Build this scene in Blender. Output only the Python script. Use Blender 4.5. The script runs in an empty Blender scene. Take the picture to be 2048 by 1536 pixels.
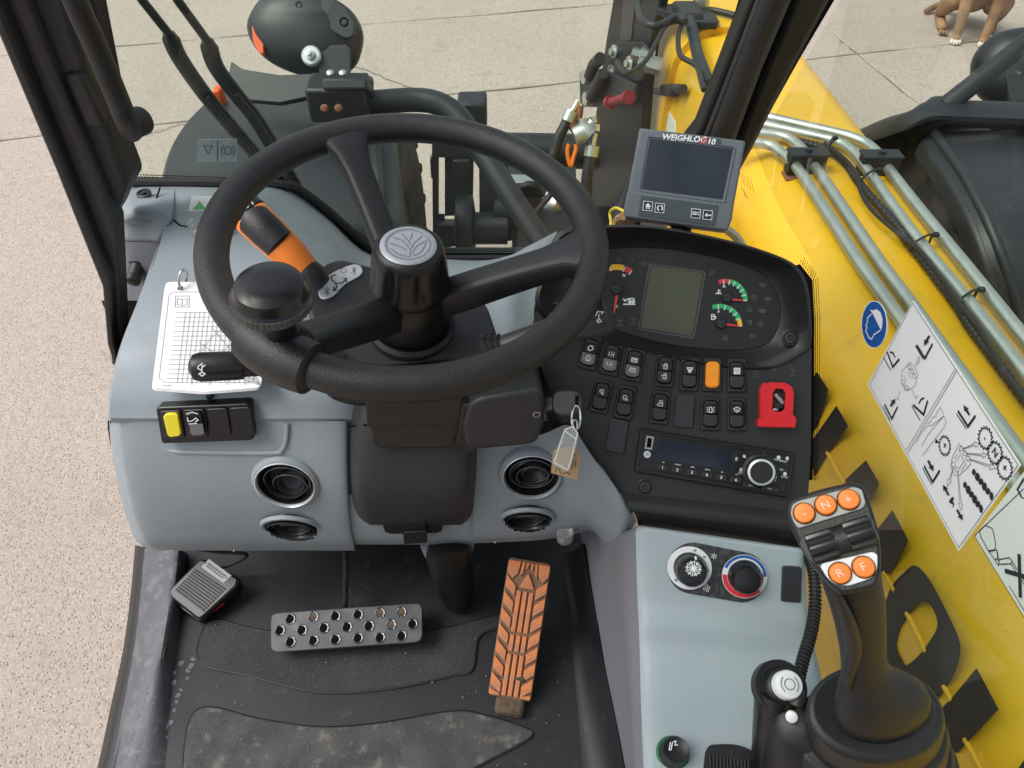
import bpy, bmesh, math, random
from mathutils import Vector as V, Matrix
random.seed(4)
R = math.radians
sc = bpy.context.scene
col = sc.collection
# ------------------------------------------------------------------ camera, sky, sun, exposure
CAM = V((0, 0, 2.05)); PITCH = R(47); FPX = 1500.0
cd = bpy.data.cameras.new('camera'); cam = bpy.data.objects.new('camera', cd); col.objects.link(cam)
cam.location = CAM; cam.rotation_euler = (R(90) - PITCH, 0, 0)
cd.sensor_width = 36; cd.lens = FPX / 2048 * 36; cd.clip_start = .02; cd.clip_end = 2000
sc.camera = cam
w = bpy.data.worlds.new('World'); sc.world = w; w.use_nodes = True
nt = w.node_tree; nt.nodes.clear()
sky = nt.nodes.new('ShaderNodeTexSky'); sky.sky_type = 'NISHITA'; sky.sun_disc = False
SUN_EL, SUN_AZ = R(56), R(258)
sky.sun_elevation = SUN_EL; sky.sun_rotation = SUN_AZ; sky.air_density = 1.0; sky.dust_density = 4.0; sky.ozone_density = 1.0
hs = nt.nodes.new('ShaderNodeHueSaturation'); hs.inputs['Saturation'].default_value = .38
bg = nt.nodes.new('ShaderNodeBackground'); bg.inputs['Strength'].default_value = .15
wo = nt.nodes.new('ShaderNodeOutputWorld')
nt.links.new(sky.outputs[0], hs.inputs['Color']); nt.links.new(hs.outputs[0], bg.inputs[0]); nt.links.new(bg.outputs[0], wo.inputs[0])
sd = bpy.data.lights.new('sun', 'SUN'); sd.energy = 1.3; sd.angle = R(28); sd.color = (1, .965, .92)
so = bpy.data.objects.new('sun', sd); col.objects.link(so)
sdir = V((math.sin(SUN_AZ) * math.cos(SUN_EL), math.cos(SUN_AZ) * math.cos(SUN_EL), math.sin(SUN_EL)))
so.rotation_euler = sdir.to_track_quat('Z', 'Y').to_euler(); so.location = (0, -5, 12)
vs = sc.view_settings; vs.view_transform = 'Standard'; vs.look = 'None'; vs.gamma = 1; vs.exposure = 0.47
sc.cycles.max_bounces = 8; sc.cycles.transparent_max_bounces = 12; sc.cycles.caustics_reflective = False; sc.cycles.caustics_refractive = False
sc.cycles.use_denoising = True
# ------------------------------------------------------------------ geometry helpers
CF = V((0, math.cos(PITCH), -math.sin(PITCH))); CU = V((0, math.sin(PITCH), math.cos(PITCH))); CR = V((1, 0, 0))
def ray(px, py): return CF + CR * ((px - 1024) / FPX) - CU * ((py - 768) / FPX)
def at(px, py, d=None, x=None, y=None, z=None):
    r = ray(px, py)
    if x is not None: d = (x - CAM.x) / r.x
    if y is not None: d = (y - CAM.y) / r.y
    if z is not None: d = (z - CAM.z) / r.z
    return CAM + r * d
class Fr:
    def __init__(s, o, n, a=None):
        s.o = V(o); s.n = V(n).normalized()
        a = V(a) if a is not None else V((1, 0, 0))
        s.a = (a - s.n * a.dot(s.n)).normalized(); s.b = s.n.cross(s.a)
    def w(s, p, h=0): return s.o + s.a * p[0] + s.b * p[1] + s.n * h
    def hit(s, px, py, h=0):
        r = ray(px, py); d = (s.o + s.n * h - CAM).dot(s.n) / r.dot(s.n)
        q = CAM + r * d - s.o
        return (q.dot(s.a), q.dot(s.b))
    def P(s, px, py, h=0): return s.w(s.hit(px, py, h), h)
def cr(pts, n=6, closed=False):
    "Catmull-Rom through the points"
    pts = [V(p) for p in pts]; m = len(pts); out = []
    rng = range(m if closed else m - 1)
    for i in rng:
        p1, p2 = pts[i], pts[(i + 1) % m]
        p0 = pts[(i - 1) % m] if (closed or i > 0) else p1 * 2 - p2
        p3 = pts[(i + 2) % m] if (closed or i < m - 2) else p2 * 2 - p1
        for k in range(n):
            t = k / n
            out.append(.5 * (2 * p1 + (p2 - p0) * t + (2 * p0 - 5 * p1 + 4 * p2 - p3) * t * t + (3 * p1 - p0 - 3 * p2 + p3) * t ** 3))
    if not closed: out.append(pts[-1])
    return out
def rpoly(pts, r, n=4):
    "round the corners of a 2D polygon"
    pts = [V(p).to_2d() for p in pts]; m = len(pts); out = []
    for i in range(m):
        p, a, b = pts[i], pts[i - 1], pts[(i + 1) % m]
        u, v = a - p, b - p
        rr = r[i] if isinstance(r, (list, tuple)) else r
        k = min(rr, u.length * .48, v.length * .48)
        if k <= 0: out.append(p); continue
        A, B = p + u.normalized() * k, p + v.normalized() * k
        for j in range(n + 1):
            t = j / n
            out.append(A * (1 - t) ** 2 + p * 2 * t * (1 - t) + B * t * t)
    return out
def ell(cx, cy, rx, ry, n=32, rot=0, a0=0, a1=360):
    o = []
    full = abs(a1 - a0) >= 360
    for i in range(n if full else n + 1):
        t = R(a0 + (a1 - a0) * i / n); x, y = rx * math.cos(t), ry * math.sin(t)
        c, s_ = math.cos(R(rot)), math.sin(R(rot))
        o.append((cx + x * c - y * s_, cy + x * s_ + y * c))
    return o
def resamp(pts, n):
    pts = [V(p) for p in pts]; L = [0]
    m = len(pts)
    for i in range(m): L.append(L[-1] + (pts[(i + 1) % m] - pts[i]).length)
    out = []; j = 0
    for k in range(n):
        t = L[-1] * k / n
        while L[j + 1] < t: j += 1
        f = (t - L[j]) / max(1e-9, L[j + 1] - L[j])
        out.append(pts[j % m].lerp(pts[(j + 1) % m], f))
    return out
ORG = {}
class MB:
    def __init__(s): s.v = []; s.f = []
    def add(s, v, f):
        o = len(s.v); s.v += [V(p) for p in v]; s.f += [[i + o for i in q] for q in f]; return s
    def loft(s, rings, closed=True, cap0=True, cap1=True, loop=False):
        n = len(rings[0]); v = [p for r in rings for p in r]; f = []; m = len(rings)
        for i in range(m if loop else m - 1):
            for j in range(n if closed else n - 1):
                a, b = i * n + j, i * n + (j + 1) % n; k = (i + 1) % m
                f.append([a, b, k * n + (j + 1) % n, k * n + j])
        if closed and not loop:
            if cap0: f.append(list(range(n))[::-1])
            if cap1: f.append([(m - 1) * n + j for j in range(n)])
        return s.add(v, f)
    def prism(s, top, off):
        off = V(off); return s.loft([[V(p) + off for p in top], top])
    def tube(s, pts, r, seg=10, caps=True, loop=False, flat=1.0, up=None):
        pts = [V(p) for p in pts]; m = len(pts); rings = []; prev = None
        for i, p in enumerate(pts):
            a = pts[(i - 1) % m] if (loop or i > 0) else p
            b = pts[(i + 1) % m] if (loop or i < m - 1) else p
            t = (b - a).normalized()
            if prev is None:
                x = V(up) if up is not None else (V((0, 0, 1)) if abs(t.z) < .9 else V((1, 0, 0)))
            else: x = prev
            x = (x - t * x.dot(t)).normalized(); prev = x; y = t.cross(x)
            rr = r[i] if isinstance(r, (list, tuple)) else r
            rings.append([p + x * (rr * flat * math.cos(2 * math.pi * k / seg)) + y * (rr * math.sin(2 * math.pi * k / seg)) for k in range(seg)])
        return s.loft(rings, True, caps, caps, loop)
    def lathe(s, o, axis, prof, seg=32, caps=True, amp=None):
        o = V(o); ax = V(axis).normalized(); x = V((1, 0, 0)) if abs(ax.x) < .8 else V((0, 1, 0))
        x = (x - ax * x.dot(ax)).normalized(); y = ax.cross(x); rings = []
        for r_, h in prof:
            ring = []
            for k in range(seg):
                t = 2 * math.pi * k / seg
                q = r_ * (1 + (amp(k, r_, h) if amp else 0))
                ring.append(o + ax * h + x * q * math.cos(t) + y * q * math.sin(t))
            rings.append(ring)
        return s.loft(rings, True, caps, caps)
    def box(s, c, hx, hy, hz, ax=None):
        c = V(c); A = ax or (V((1, 0, 0)), V((0, 1, 0)), V((0, 0, 1)))
        p = lambda i, j, k: c + A[0] * hx * i + A[1] * hy * j + A[2] * hz * k
        return s.add([p(-1, -1, -1), p(1, -1, -1), p(1, 1, -1), p(-1, 1, -1), p(-1, -1, 1), p(1, -1, 1), p(1, 1, 1), p(-1, 1, 1)],
                     [[3, 2, 1, 0], [4, 5, 6, 7], [0, 1, 5, 4], [1, 2, 6, 5], [2, 3, 7, 6], [3, 0, 4, 7]])
    def ball(s, c, r, seg=16, rings=10, ax=None):
        c = V(c); rx, ry, rz = r if isinstance(r, (list, tuple)) else (r, r, r)
        A = ax or (V((1, 0, 0)), V((0, 1, 0)), V((0, 0, 1)))
        L = []
        for i in range(1, rings):
            ph = math.pi * i / rings
            L.append([c + A[0] * rx * math.sin(ph) * math.cos(2 * math.pi * k / seg) + A[1] * ry * math.sin(ph) * math.sin(2 * math.pi * k / seg) - A[2] * rz * math.cos(ph) for k in range(seg)])
        return s.loft(L)
    def patch(s, rows, nu=4, nv=4, thick=0, tdir=None):
        g = [cr(r_, nu) for r_ in rows]
        cols_ = [cr([g[i][j] for i in range(len(g))], nv) for j in range(len(g[0]))]
        G = [[cols_[j][i] for j in range(len(cols_))] for i in range(len(cols_[0]))]
        m, n = len(G), len(G[0]); v = [p for r_ in G for p in r_]
        f = [[i * n + j, i * n + j + 1, (i + 1) * n + j + 1, (i + 1) * n + j] for i in range(m - 1) for j in range(n - 1)]
        if thick:
            td = V(tdir) * thick; o = len(v); v += [p + td for p in v]
            f += [[q + o for q in r_[::-1]] for r_ in f]
            bd = [j for j in range(n)] + [i * n + n - 1 for i in range(1, m)] + [(m - 1) * n + j for j in range(n - 2, -1, -1)] + [i * n for i in range(m - 2, 0, -1)]
            for k in range(len(bd)):
                a, b = bd[k], bd[(k + 1) % len(bd)]; f.append([b, a, a + o, b + o])
        return s.add(v, f)
    def ribbon(s, pts, n, wid, closed=False):
        pts = [V(p) for p in pts]; n = V(n).normalized(); m = len(pts); v = []; f = []
        for i, p in enumerate(pts):
            a = pts[(i - 1) % m] if (closed or i > 0) else p
            b = pts[(i + 1) % m] if (closed or i < m - 1) else p
            d1 = (p - a); d2 = (b - p)
            d1 = d1.normalized() if d1.length > 1e-9 else d2.normalized(); d2 = d2.normalized() if d2.length > 1e-9 else d1
            t = (d1 + d2); t = t.normalized() if t.length > 1e-6 else d1
            x = n.cross(t); k = max(.5, x.dot(n.cross(d1)))
            v += [p + x * wid / 2 / k, p - x * wid / 2 / k]
        for i in range(m if closed else m - 1):
            j = (i + 1) % m; f.append([2 * i, 2 * i + 1, 2 * j + 1, 2 * j])
        return s.add(v, f)
    def build(s, name, mat, parent=None, bevel=0, seg=2, angle=40, flat=False, solid=0, kind=None, sub=0):
        me = bpy.data.meshes.new(name)
        lo = V([min(p[i] for p in s.v) for i in range(3)]); hi = V([max(p[i] for p in s.v) for i in range(3)])
        c = (lo + hi) / 2
        if parent is None: c.z = lo.z
        me.from_pydata([p - c for p in s.v], [], s.f); me.validate(); me.update()
        bm = bmesh.new(); bm.from_mesh(me)
        bmesh.ops.remove_doubles(bm, verts=bm.verts, dist=1e-6)
        bmesh.ops.recalc_face_normals(bm, faces=bm.faces)
        bm.to_mesh(me); bm.free()
        me.materials.append(mat if not isinstance(mat, str) else M[mat])
        if not flat:
            for p in me.polygons: p.use_smooth = True
            me.set_sharp_from_angle(angle=R(angle))
        o = bpy.data.objects.new(name, me); col.objects.link(o)
        place(o, c, parent)
        if solid:
            m_ = o.modifiers.new('thickness', 'SOLIDIFY'); m_.thickness = solid; m_.offset = -1
        if sub:
            m_ = o.modifiers.new('smooth', 'SUBSURF'); m_.levels = m_.render_levels = sub
        if bevel:
            m_ = o.modifiers.new('bevel', 'BEVEL'); m_.width = bevel; m_.segments = seg; m_.limit_method = 'ANGLE'; m_.angle_limit = R(30); m_.harden_normals = False
        if kind: o['kind'] = kind
        return o
def place(o, c, parent):
    ORG[o] = V(c)
    if parent is not None: o.parent = parent; o.location = V(c) - ORG[parent]
    else: o.location = c
def thing(name, label, cat, loc, group=None):
    o = bpy.data.objects.new(name, None); col.objects.link(o); o.empty_display_size = .05
    ORG[o] = V(loc); o.location = loc
    return tag(o, label, cat, group)
def tag(o, label=None, cat=None, group=None, kind=None):
    if label: o['label'] = label
    if cat: o['category'] = cat
    if group: o['group'] = group
    if kind: o['kind'] = kind
    return o
def plate(name, fr, pts, h0, h1, mat, parent, r=0, bevel=0, local=False, n=4, **k):
    "outline traced on the plane h1 of a frame, given thickness down to h0"
    q = [V(p) for p in pts] if local else [V(fr.hit(p[0], p[1], h1)) for p in pts]
    if r: q = rpoly(q, r, n)
    return MB().prism([fr.w(p, h1) for p in q], fr.n * (h0 - h1)).build(name, mat, parent, bevel=bevel, **k)
def ringplate(name, fr, outer, inner, h0, h1, mat, parent, local=False, hin=None, bevel=0, **k):
    f = (lambda p: V(p)) if local else (lambda p: V(fr.hit(p[0], p[1], h1)))
    n = 64
    a = resamp([f(p) for p in outer], n); b = resamp([f(p) for p in inner], n)
    s_ = min(range(n), key=lambda j: sum((b[(i + j) % n] - a[i]).length for i in range(0, n, 8))); b = b[s_:] + b[:s_]
    hi = h1 if hin is None else hin
    rings = [[fr.w(p, h0) for p in a], [fr.w(p, h1) for p in a], [fr.w(p, hi) for p in b], [fr.w(p, h0) for p in b]]
    return MB().loft(rings, loop=True).build(name, mat, parent, bevel=bevel, **k)
def strokes(name, fr, lines, wid, mat, parent, h=.0006, local=False, closed=False):
    m = MB()
    for i, L in enumerate(lines):
        hh = h + i * 2e-5
        pts = [fr.w(p, hh) if local else fr.P(p[0], p[1], hh) for p in L]
        cl = len(L) > 3 and L[0] == L[-1]
        m.ribbon(pts[:-1] if cl else pts, fr.n, wid, cl)
    return m.build(name, mat, parent, flat=True, kind='stuff' if len(lines) > 1 else None)
def text(name, s, fr, px, py, size, mat, parent, h=.0006, rot=0, local=False, bold=0, sx=1.0, shear=0, align='CENTER'):
    cu = bpy.data.curves.new('t', 'FONT'); cu.body = s; cu.size = size; cu.align_x = align; cu.align_y = 'CENTER'; cu.offset = bold; cu.shear = shear; cu.resolution_u = 2
    o = bpy.data.objects.new('t', cu); col.objects.link(o)
    bpy.context.view_layer.update()
    me = bpy.data.meshes.new_from_object(o.evaluated_get(bpy.context.evaluated_depsgraph_get()))
    bpy.data.objects.remove(o)
    p = V((px, py)) if local else V(fr.hit(px, py, h))
    c, s_ = math.cos(R(rot)), math.sin(R(rot))
    m = MB(); m.add([fr.w((p.x + (q.co.x * c - q.co.y * s_) * sx, p.y + (q.co.x * s_ + q.co.y * c) * sx if sx == 1 else p.y + q.co.x * s_ * sx + q.co.y * c), h) for q in me.vertices], [list(f.vertices) for f in me.polygons])
    return m.build(name, mat, parent, flat=True, kind='stuff' if len(s) > 1 else None)
# ------------------------------------------------------------------ materials
M = {}
def mat(name, c, rough=.5, metal=0, bump=None, var=None, spec=.5, coat=0, trans=0, emit=None, alpha=1, rvar=None):
    m = bpy.data.materials.new(name); m.use_nodes = True; t = m.node_tree; b = t.nodes['Principled BSDF']
    b.inputs['Base Color'].default_value = (*c, 1); b.inputs['Roughness'].default_value = rough; b.inputs['Metallic'].default_value = metal
    b.inputs['Specular IOR Level'].default_value = spec; b.inputs['Coat Weight'].default_value = coat
    b.inputs['Transmission Weight'].default_value = trans; b.inputs['Alpha'].default_value = alpha
    tc = t.nodes.new('ShaderNodeTexCoord')
    def noise(s, d=4, ro=.55, vec=None):
        n = t.nodes.new('ShaderNodeTexNoise'); n.inputs['Scale'].default_value = s; n.inputs['Detail'].default_value = d; n.inputs['Roughness'].default_value = ro
        t.links.new(vec or tc.outputs['Object'], n.inputs['Vector']); return n
    def ramp(src, lo, hi, a=0, z=1):
        n = t.nodes.new('ShaderNodeMapRange'); n.inputs[1].default_value = lo; n.inputs[2].default_value = hi; n.inputs[3].default_value = a; n.inputs[4].default_value = z
        t.links.new(src, n.inputs[0]); return n.outputs[0]
    last = None
    for v in (var or []):
        s, c2, lo, hi, amt = v
        f = ramp(noise(s, 6).outputs['Fac'], lo, hi, 0, amt)
        x = t.nodes.new('ShaderNodeMix'); x.data_type = 'RGBA'
        t.links.new(f, x.inputs[0])
        if last: t.links.new(last, x.inputs[6])
        else: x.inputs[6].default_value = (*c, 1)
        x.inputs[7].default_value = (*c2, 1); last = x.outputs[2]
    if last: t.links.new(last, b.inputs['Base Color'])
    if rvar: t.links.new(ramp(noise(rvar[0]).outputs['Fac'], .3, .7, rvar[1], rvar[2]), b.inputs['Roughness'])
    if bump:
        bn = t.nodes.new('ShaderNodeBump'); bn.inputs['Strength'].default_value = bump[1]; bn.inputs['Distance'].default_value = bump[2]
        t.links.new(noise(bump[0], 3).outputs['Fac'], bn.inputs['Height']); t.links.new(bn.outputs[0], b.inputs['Normal'])
    M[name] = m; return m
mat('dash_grey', (.255, .295, .325), .5, bump=(700, .35, .0005), var=[(9, (.225, .26, .288), .35, .7, .6), (40, (.31, .335, .355), .56, .75, .35), (300, (.32, .345, .37), .6, .75, .5)], rvar=(18, .42, .6))
mat('dash_shaded', (.185, .19, .215), .5, bump=(700, .25, .0004), var=[(9, (.19, .2, .22), .35, .7, .5)])  # darker mauve copy of the dash plastic, shade of turned-away faces in its colour
mat('console_blue', (.325, .38, .415), .5, bump=(700, .3, .0005), var=[(7, (.29, .34, .375), .35, .7, .6), (45, (.38, .425, .45), .58, .75, .35), (300, (.40, .44, .46), .62, .76, .4)], rvar=(16, .5, .58))
mat('black_plastic', (.0055, .006, .0072), .40, bump=(900, .35, .0004), var=[(30, (.014, .014, .015), .5, .8, .5)])
mat('panel_black', (.0125, .013, .015), .46, bump=(800, .35, .0004), var=[(14, (.02, .02, .0215), .45, .8, .6)])
mat('soft_black', (.0105, .011, .0128), .42, bump=(600, .6, .0007), var=[(25, (.018, .0175, .018), .5, .8, .6)])
mat('rim_black', (.0115, .011, .0118), .38, bump=(750, .9, .0008), var=[(60, (.022, .0205, .02), .48, .75, .6)])
mat('gloss_black', (.008, .008, .0095), .25, rvar=(40, .2, .38))
mat('cover_dark', (.021, .022, .0255), .46, bump=(700, .3, .0004), var=[(10, (.027, .0275, .03), .4, .8, .6)])
mat('switch_black', (.006, .006, .007), .32)
mat('switch_rim', (.014, .0145, .0165), .4)
mat('switch_face', (.022, .0235, .028), .4)
mat('switch_grey', (.13, .13, .137), .4)
mat('white_print', (.75, .76, .78), .5)
mat('dim_print', (.085, .087, .09), .5)
mat('faint_print', (.05, .05, .052), .5)
mat('white_plastic', (.72, .73, .76), .4, var=[(20, (.62, .63, .66), .4, .8, .5)])
mat('silver', (.62, .64, .67), .32, .5, bump=(900, .2, .0003))
mat('badge', (.40, .415, .445), .42, .3, bump=(1200, .3, .0002))
mat('chrome', (.72, .72, .72), .2, 1)
mat('steel', (.45, .45, .46), .33, 1, var=[(60, (.28, .26, .25), .5, .75, .7)], bump=(90, .15, .0005), rvar=(25, .25, .5))
mat('zinc', (.47, .52, .48), .36, .8, var=[(5, (.30, .32, .30), .55, .75, .5), (14, (.54, .58, .51), .4, .7, .8), (70, (.40, .44, .42), .55, .8, .5)], rvar=(30, .3, .5))
mat('orange', (.85, .22, .02), .38, var=[(40, (.78, .2, .02), .4, .8, .5)])
mat('button_orange', (.9, .2, .015), .35)
mat('switch_orange', (.95, .30, .01), .35)
mat('switch_yellow', (.8, .68, .03), .35)
mat('switch_red', (.62, .012, .02), .35)
mat('pedal_orange', (.64, .22, .075), .62, var=[(28, (.46, .20, .11), .4, .66, .85), (120, (.30, .16, .10), .52, .75, .55)], bump=(300, .4, .0006))
mat('yellow', (.80, .455, .013), .38, coat=.12, var=[(4, (.72, .44, .014), .35, .7, .7), (20, (.55, .34, .03), .56, .74, .6), (90, (.28, .2, .07), .68, .76, .6)], bump=(30, .08, .001), rvar=(12, .28, .45))
mat('decal_black', (.005, .0055, .006), .4, spec=.3)
mat('ext_black', (.009, .011, .0125), .45, var=[(12, (.02, .021, .022), .45, .75, .6), (90, (.05, .047, .042), .62, .8, .4)], bump=(500, .3, .0005))
mat('fender', (.013, .017, .0205), .48, var=[(8, (.024, .028, .032), .4, .75, .6), (130, (.09, .09, .085), .66, .8, .4)], bump=(600, .3, .0005))
mat('tyre', (.022, .021, .02), .8, var=[(14, (.09, .075, .06), .42, .7, .8)], bump=(80, .6, .004))
mat('rubber', (.009, .009, .0098), .5, bump=(500, .3, .0005))
mat('hose', (.016, .016, .017), .5)
mat('rust', (.25, .1, .045), .8, var=[(60, (.12, .06, .04), .4, .7, .8)])
mat('mud', (.11, .075, .05), .9, var=[(50, (.05, .04, .03), .4, .7, .8)], bump=(120, .8, .004))
mat('floor_black', (.0085, .0092, .0125), .45, var=[(7, (.017, .018, .022), .42, .72, .6), (40, (.06, .057, .053), .6, .74, .5), (220, (.12, .115, .105), .66, .78, .6)], bump=(500, .4, .0006), rvar=(9, .38, .62))
mat('mat_black', (.015, .0148, .0145), .65, var=[(11, (.034, .032, .03), .42, .7, .7), (160, (.10, .095, .085), .55, .8, .45)], bump=(450, .9, .0012))
mat('mat_dusty', (.04, .039, .038), .75, var=[(19, (.085, .082, .078), .42, .66, .75), (48, (.17, .165, .155), .56, .68, .6), (200, (.14, .13, .12), .55, .8, .4)], bump=(450, .9, .0012))
mat('sill', (.085, .09, .105), .5, var=[(55, (.17, .17, .18), .52, .62, .7), (14, (.11, .11, .12), .4, .7, .6), (38, (.16, .135, .12), .62, .78, .5)], bump=(300, .3, .0006))
mat('pillar', (.016, .0155, .0165), .5, bump=(700, .4, .0005), var=[(6, (.045, .041, .04), .4, .7, .7)])
mat('pillar_brown', (.05, .044, .043), .6, bump=(900, .5, .0006))
mat('seal', (.012, .012, .012), .7)
mat('frit', (.004, .004, .004), .7, spec=.05)
mat('frit_dot', (.35, .35, .31), .6)
mat('paper', (.74, .74, .76), .5, var=[(12, (.68, .68, .71), .4, .7, .6)])
mat('ink', (.16, .17, .2), .6)
mat('ink_black', (.02, .02, .025), .6)
mat('sticker_white', (.80, .81, .84), .4, var=[(6, (.74, .75, .78), .4, .7, .5)])
mat('sticker_pale', (.66, .72, .69), .4)
mat('blue', (.012, .09, .36), .4)
mat('green', (.02, .42, .14), .4)
mat('dark_green', (.02, .14, .06), .3)
mat('amber', (.85, .45, .02), .4)
mat('red', (.62, .03, .04), .4)
mat('lcd', (.062, .068, .042), .22, var=[(18, (.07, .074, .05), .4, .7, .6)])
mat('screen', (.014, .02, .033), .14, var=[(25, (.022, .028, .04), .4, .8, .6)])
mat('display_grey', (.115, .135, .155), .42, bump=(800, .2, .0003))
mat('display_dark', (.05, .065, .075), .35)
mat('mirror_black', (.011, .0145, .017), .45, var=[(10, (.022, .025, .028), .4, .7, .6), (150, (.12, .12, .12), .66, .8, .4)])
mat('card', (.42, .27, .14), .8)
mat('clear', (.85, .86, .84), .12, trans=.75, alpha=.75)
mat('wire_yellow', (.7, .6, .05), .5)
mat('weave_black', (.02, .02, .021), .35, var=[(150, (.06, .06, .06), .45, .6, .8)])
mat('reflector', (.8, .11, .012), .4)
mat('fur', (.36, .205, .11), .85, var=[(9, (.17, .11, .07), .45, .62, .75), (160, (.36, .22, .125), .4, .7, .5)], bump=(260, .7, .004))
mat('fur_white', (.7, .66, .6), .85, bump=(260, .6, .003))
mat('fur_grey', (.17, .125, .09), .85, bump=(260, .6, .003))
mat('claw', (.03, .025, .02), .5)
def glass(name, tint, refl=.035, haze=0):
    m = bpy.data.materials.new(name); m.use_nodes = True; t = m.node_tree; t.nodes.clear()
    tr = t.nodes.new('ShaderNodeBsdfTransparent'); tr.inputs[0].default_value = (*tint, 1)
    gl = t.nodes.new('ShaderNodeBsdfGlossy'); gl.inputs['Roughness'].default_value = .01
    lw = t.nodes.new('ShaderNodeLayerWeight'); lw.inputs['Blend'].default_value = .5
    pw = t.nodes.new('ShaderNodeMath'); pw.operation = 'POWER'; pw.inputs[1].default_value = 5
    fr = t.nodes.new('ShaderNodeMath'); fr.operation = 'MULTIPLY_ADD'; fr.inputs[1].default_value = .9; fr.inputs[2].default_value = refl
    t.links.new(lw.outputs['Facing'], pw.inputs[0]); t.links.new(pw.outputs[0], fr.inputs[0])
    mx = t.nodes.new('ShaderNodeMixShader'); out = t.nodes.new('ShaderNodeOutputMaterial')
    t.links.new(fr.outputs[0], mx.inputs[0]); t.links.new(tr.outputs[0], mx.inputs[1]); t.links.new(gl.outputs[0], mx.inputs[2]); df = t.nodes.new('ShaderNodeBsdfDiffuse'); tl = t.nodes.new('ShaderNodeBsdfTranslucent'); m2 = t.nodes.new('ShaderNodeMixShader'); m3 = t.nodes.new('ShaderNodeMixShader'); m3.inputs[0].default_value = .008
    tcg = t.nodes.new('ShaderNodeTexCoord'); nz = t.nodes.new('ShaderNodeTexNoise'); nz.inputs['Scale'].default_value = 6; nz.inputs['Detail'].default_value = 8; mrg = t.nodes.new('ShaderNodeMapRange'); mrg.inputs[1].default_value = .4; mrg.inputs[2].default_value = .75; mrg.inputs[3].default_value = .004; mrg.inputs[4].default_value = .026
    t.links.new(tcg.outputs['Object'], nz.inputs['Vector']); t.links.new(nz.outputs['Fac'], mrg.inputs[0]); t.links.new(mrg.outputs[0], m3.inputs[0])
    df.inputs[0].default_value = tl.inputs[0].default_value = (.7, .72, .7, 1)
    t.links.new(df.outputs[0], m2.inputs[1]); t.links.new(tl.outputs[0], m2.inputs[2]); t.links.new(mx.outputs[0], m3.inputs[1]); t.links.new(m2.outputs[0], m3.inputs[2]); t.links.new(m3.outputs[0], out.inputs[0])
    M[name] = m
glass('glass_front', (.87, .95, .855))
glass('glass_side', (.88, .95, .86))
def concrete(name, c1, c2, c3):
    m = bpy.data.materials.new(name); m.use_nodes = True; t = m.node_tree; b = t.nodes['Principled BSDF']; b.inputs['Roughness'].default_value = .85
    L = t.links.new; g = t.nodes.new('ShaderNodeNewGeometry')
    def N(s, d=5): n = t.nodes.new('ShaderNodeTexNoise'); n.inputs['Scale'].default_value = s; n.inputs['Detail'].default_value = d; n.inputs['Roughness'].default_value = .65; L(g.outputs['Position'], n.inputs['Vector']); return n.outputs['Fac']
    def MR(s, lo, hi, a, z): n = t.nodes.new('ShaderNodeMapRange'); n.inputs[1].default_value = lo; n.inputs[2].default_value = hi; n.inputs[3].default_value = a; n.inputs[4].default_value = z; L(s, n.inputs[0]); return n.outputs[0]
    def MX(f, a, c): n = t.nodes.new('ShaderNodeMix'); n.data_type = 'RGBA'; L(f, n.inputs[0]); (L(a, n.inputs[6]) if not isinstance(a, tuple) else setattr(n.inputs[6], 'default_value', (*a, 1))); n.inputs[7].default_value = (*c, 1); return n.outputs[2]
    x = MX(MR(N(1.3), .35, .68, 0, .8), c1, c2)
    x = MX(MR(N(34, 8), .45, .66, 0, .7), x, c3); x = MX(MR(N(140, 4), .5, .62, 0, .8), x, tuple(min(1, v * 1.35) for v in c1))
    vo = t.nodes.new('ShaderNodeTexVoronoi'); vo.inputs['Scale'].default_value = 85; L(g.outputs['Position'], vo.inputs['Vector'])
    peb = MR(vo.outputs['Distance'], .1, .32, 1, 0)
    sel = t.nodes.new('ShaderNodeMath'); sel.operation = 'MULTIPLY'; L(peb, sel.inputs[0])
    sep = t.nodes.new('ShaderNodeSeparateColor'); L(vo.outputs['Color'], sep.inputs[0]); L(MR(sep.outputs[0], .6, .8, 0, .55), sel.inputs[1])
    x = MX(sel.outputs[0], x, (.62, .575, .51))
    s2 = t.nodes.new('ShaderNodeMath'); s2.operation = 'MULTIPLY'; L(peb, s2.inputs[0]); L(MR(sep.outputs[1], .97, 1, 0, .4), s2.inputs[1])
    x = MX(s2.outputs[0], x, (.12, .105, .085))
    x = MX(MR(N(5), .56, .72, 0, .45), x, tuple(v * .62 for v in c1)); x = MX(MR(N(.6), .5, .7, 0, .35), x, tuple(v * .75 for v in c1))
    L(x, b.inputs['Base Color'])
    bp = t.nodes.new('ShaderNodeBump'); bp.inputs['Strength'].default_value = .7; bp.inputs['Distance'].default_value = .006
    ad = t.nodes.new('ShaderNodeMath'); ad.operation = 'ADD'; L(N(55, 6), ad.inputs[0]); L(peb, ad.inputs[1]); L(ad.outputs[0], bp.inputs['Height']); L(bp.outputs[0], b.inputs['Normal'])
    M[name] = m
concrete('concrete_pink', (.44, .375, .325), (.385, .325, .28), (.30, .25, .21))
concrete('concrete_beige', (.375, .325, .25), (.325, .285, .22), (.27, .23, .175))
concrete('concrete_grey', (.34, .31, .26), (.30, .275, .235), (.25, .225, .19))
mat('joint_dirt', (.15, .125, .1), .95, var=[(20, (.22, .185, .145), .4, .7, .8)])
mat('sticker_ghost', (.5, .56, .58), .6, alpha=.38)
mat('decal_cluster', (.0085, .0088, .010), .38, var=[(20, (.0125, .0125, .0135), .45, .8, .6)])
mat('letter_pink', (.9, .55, .42), .4)
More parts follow.
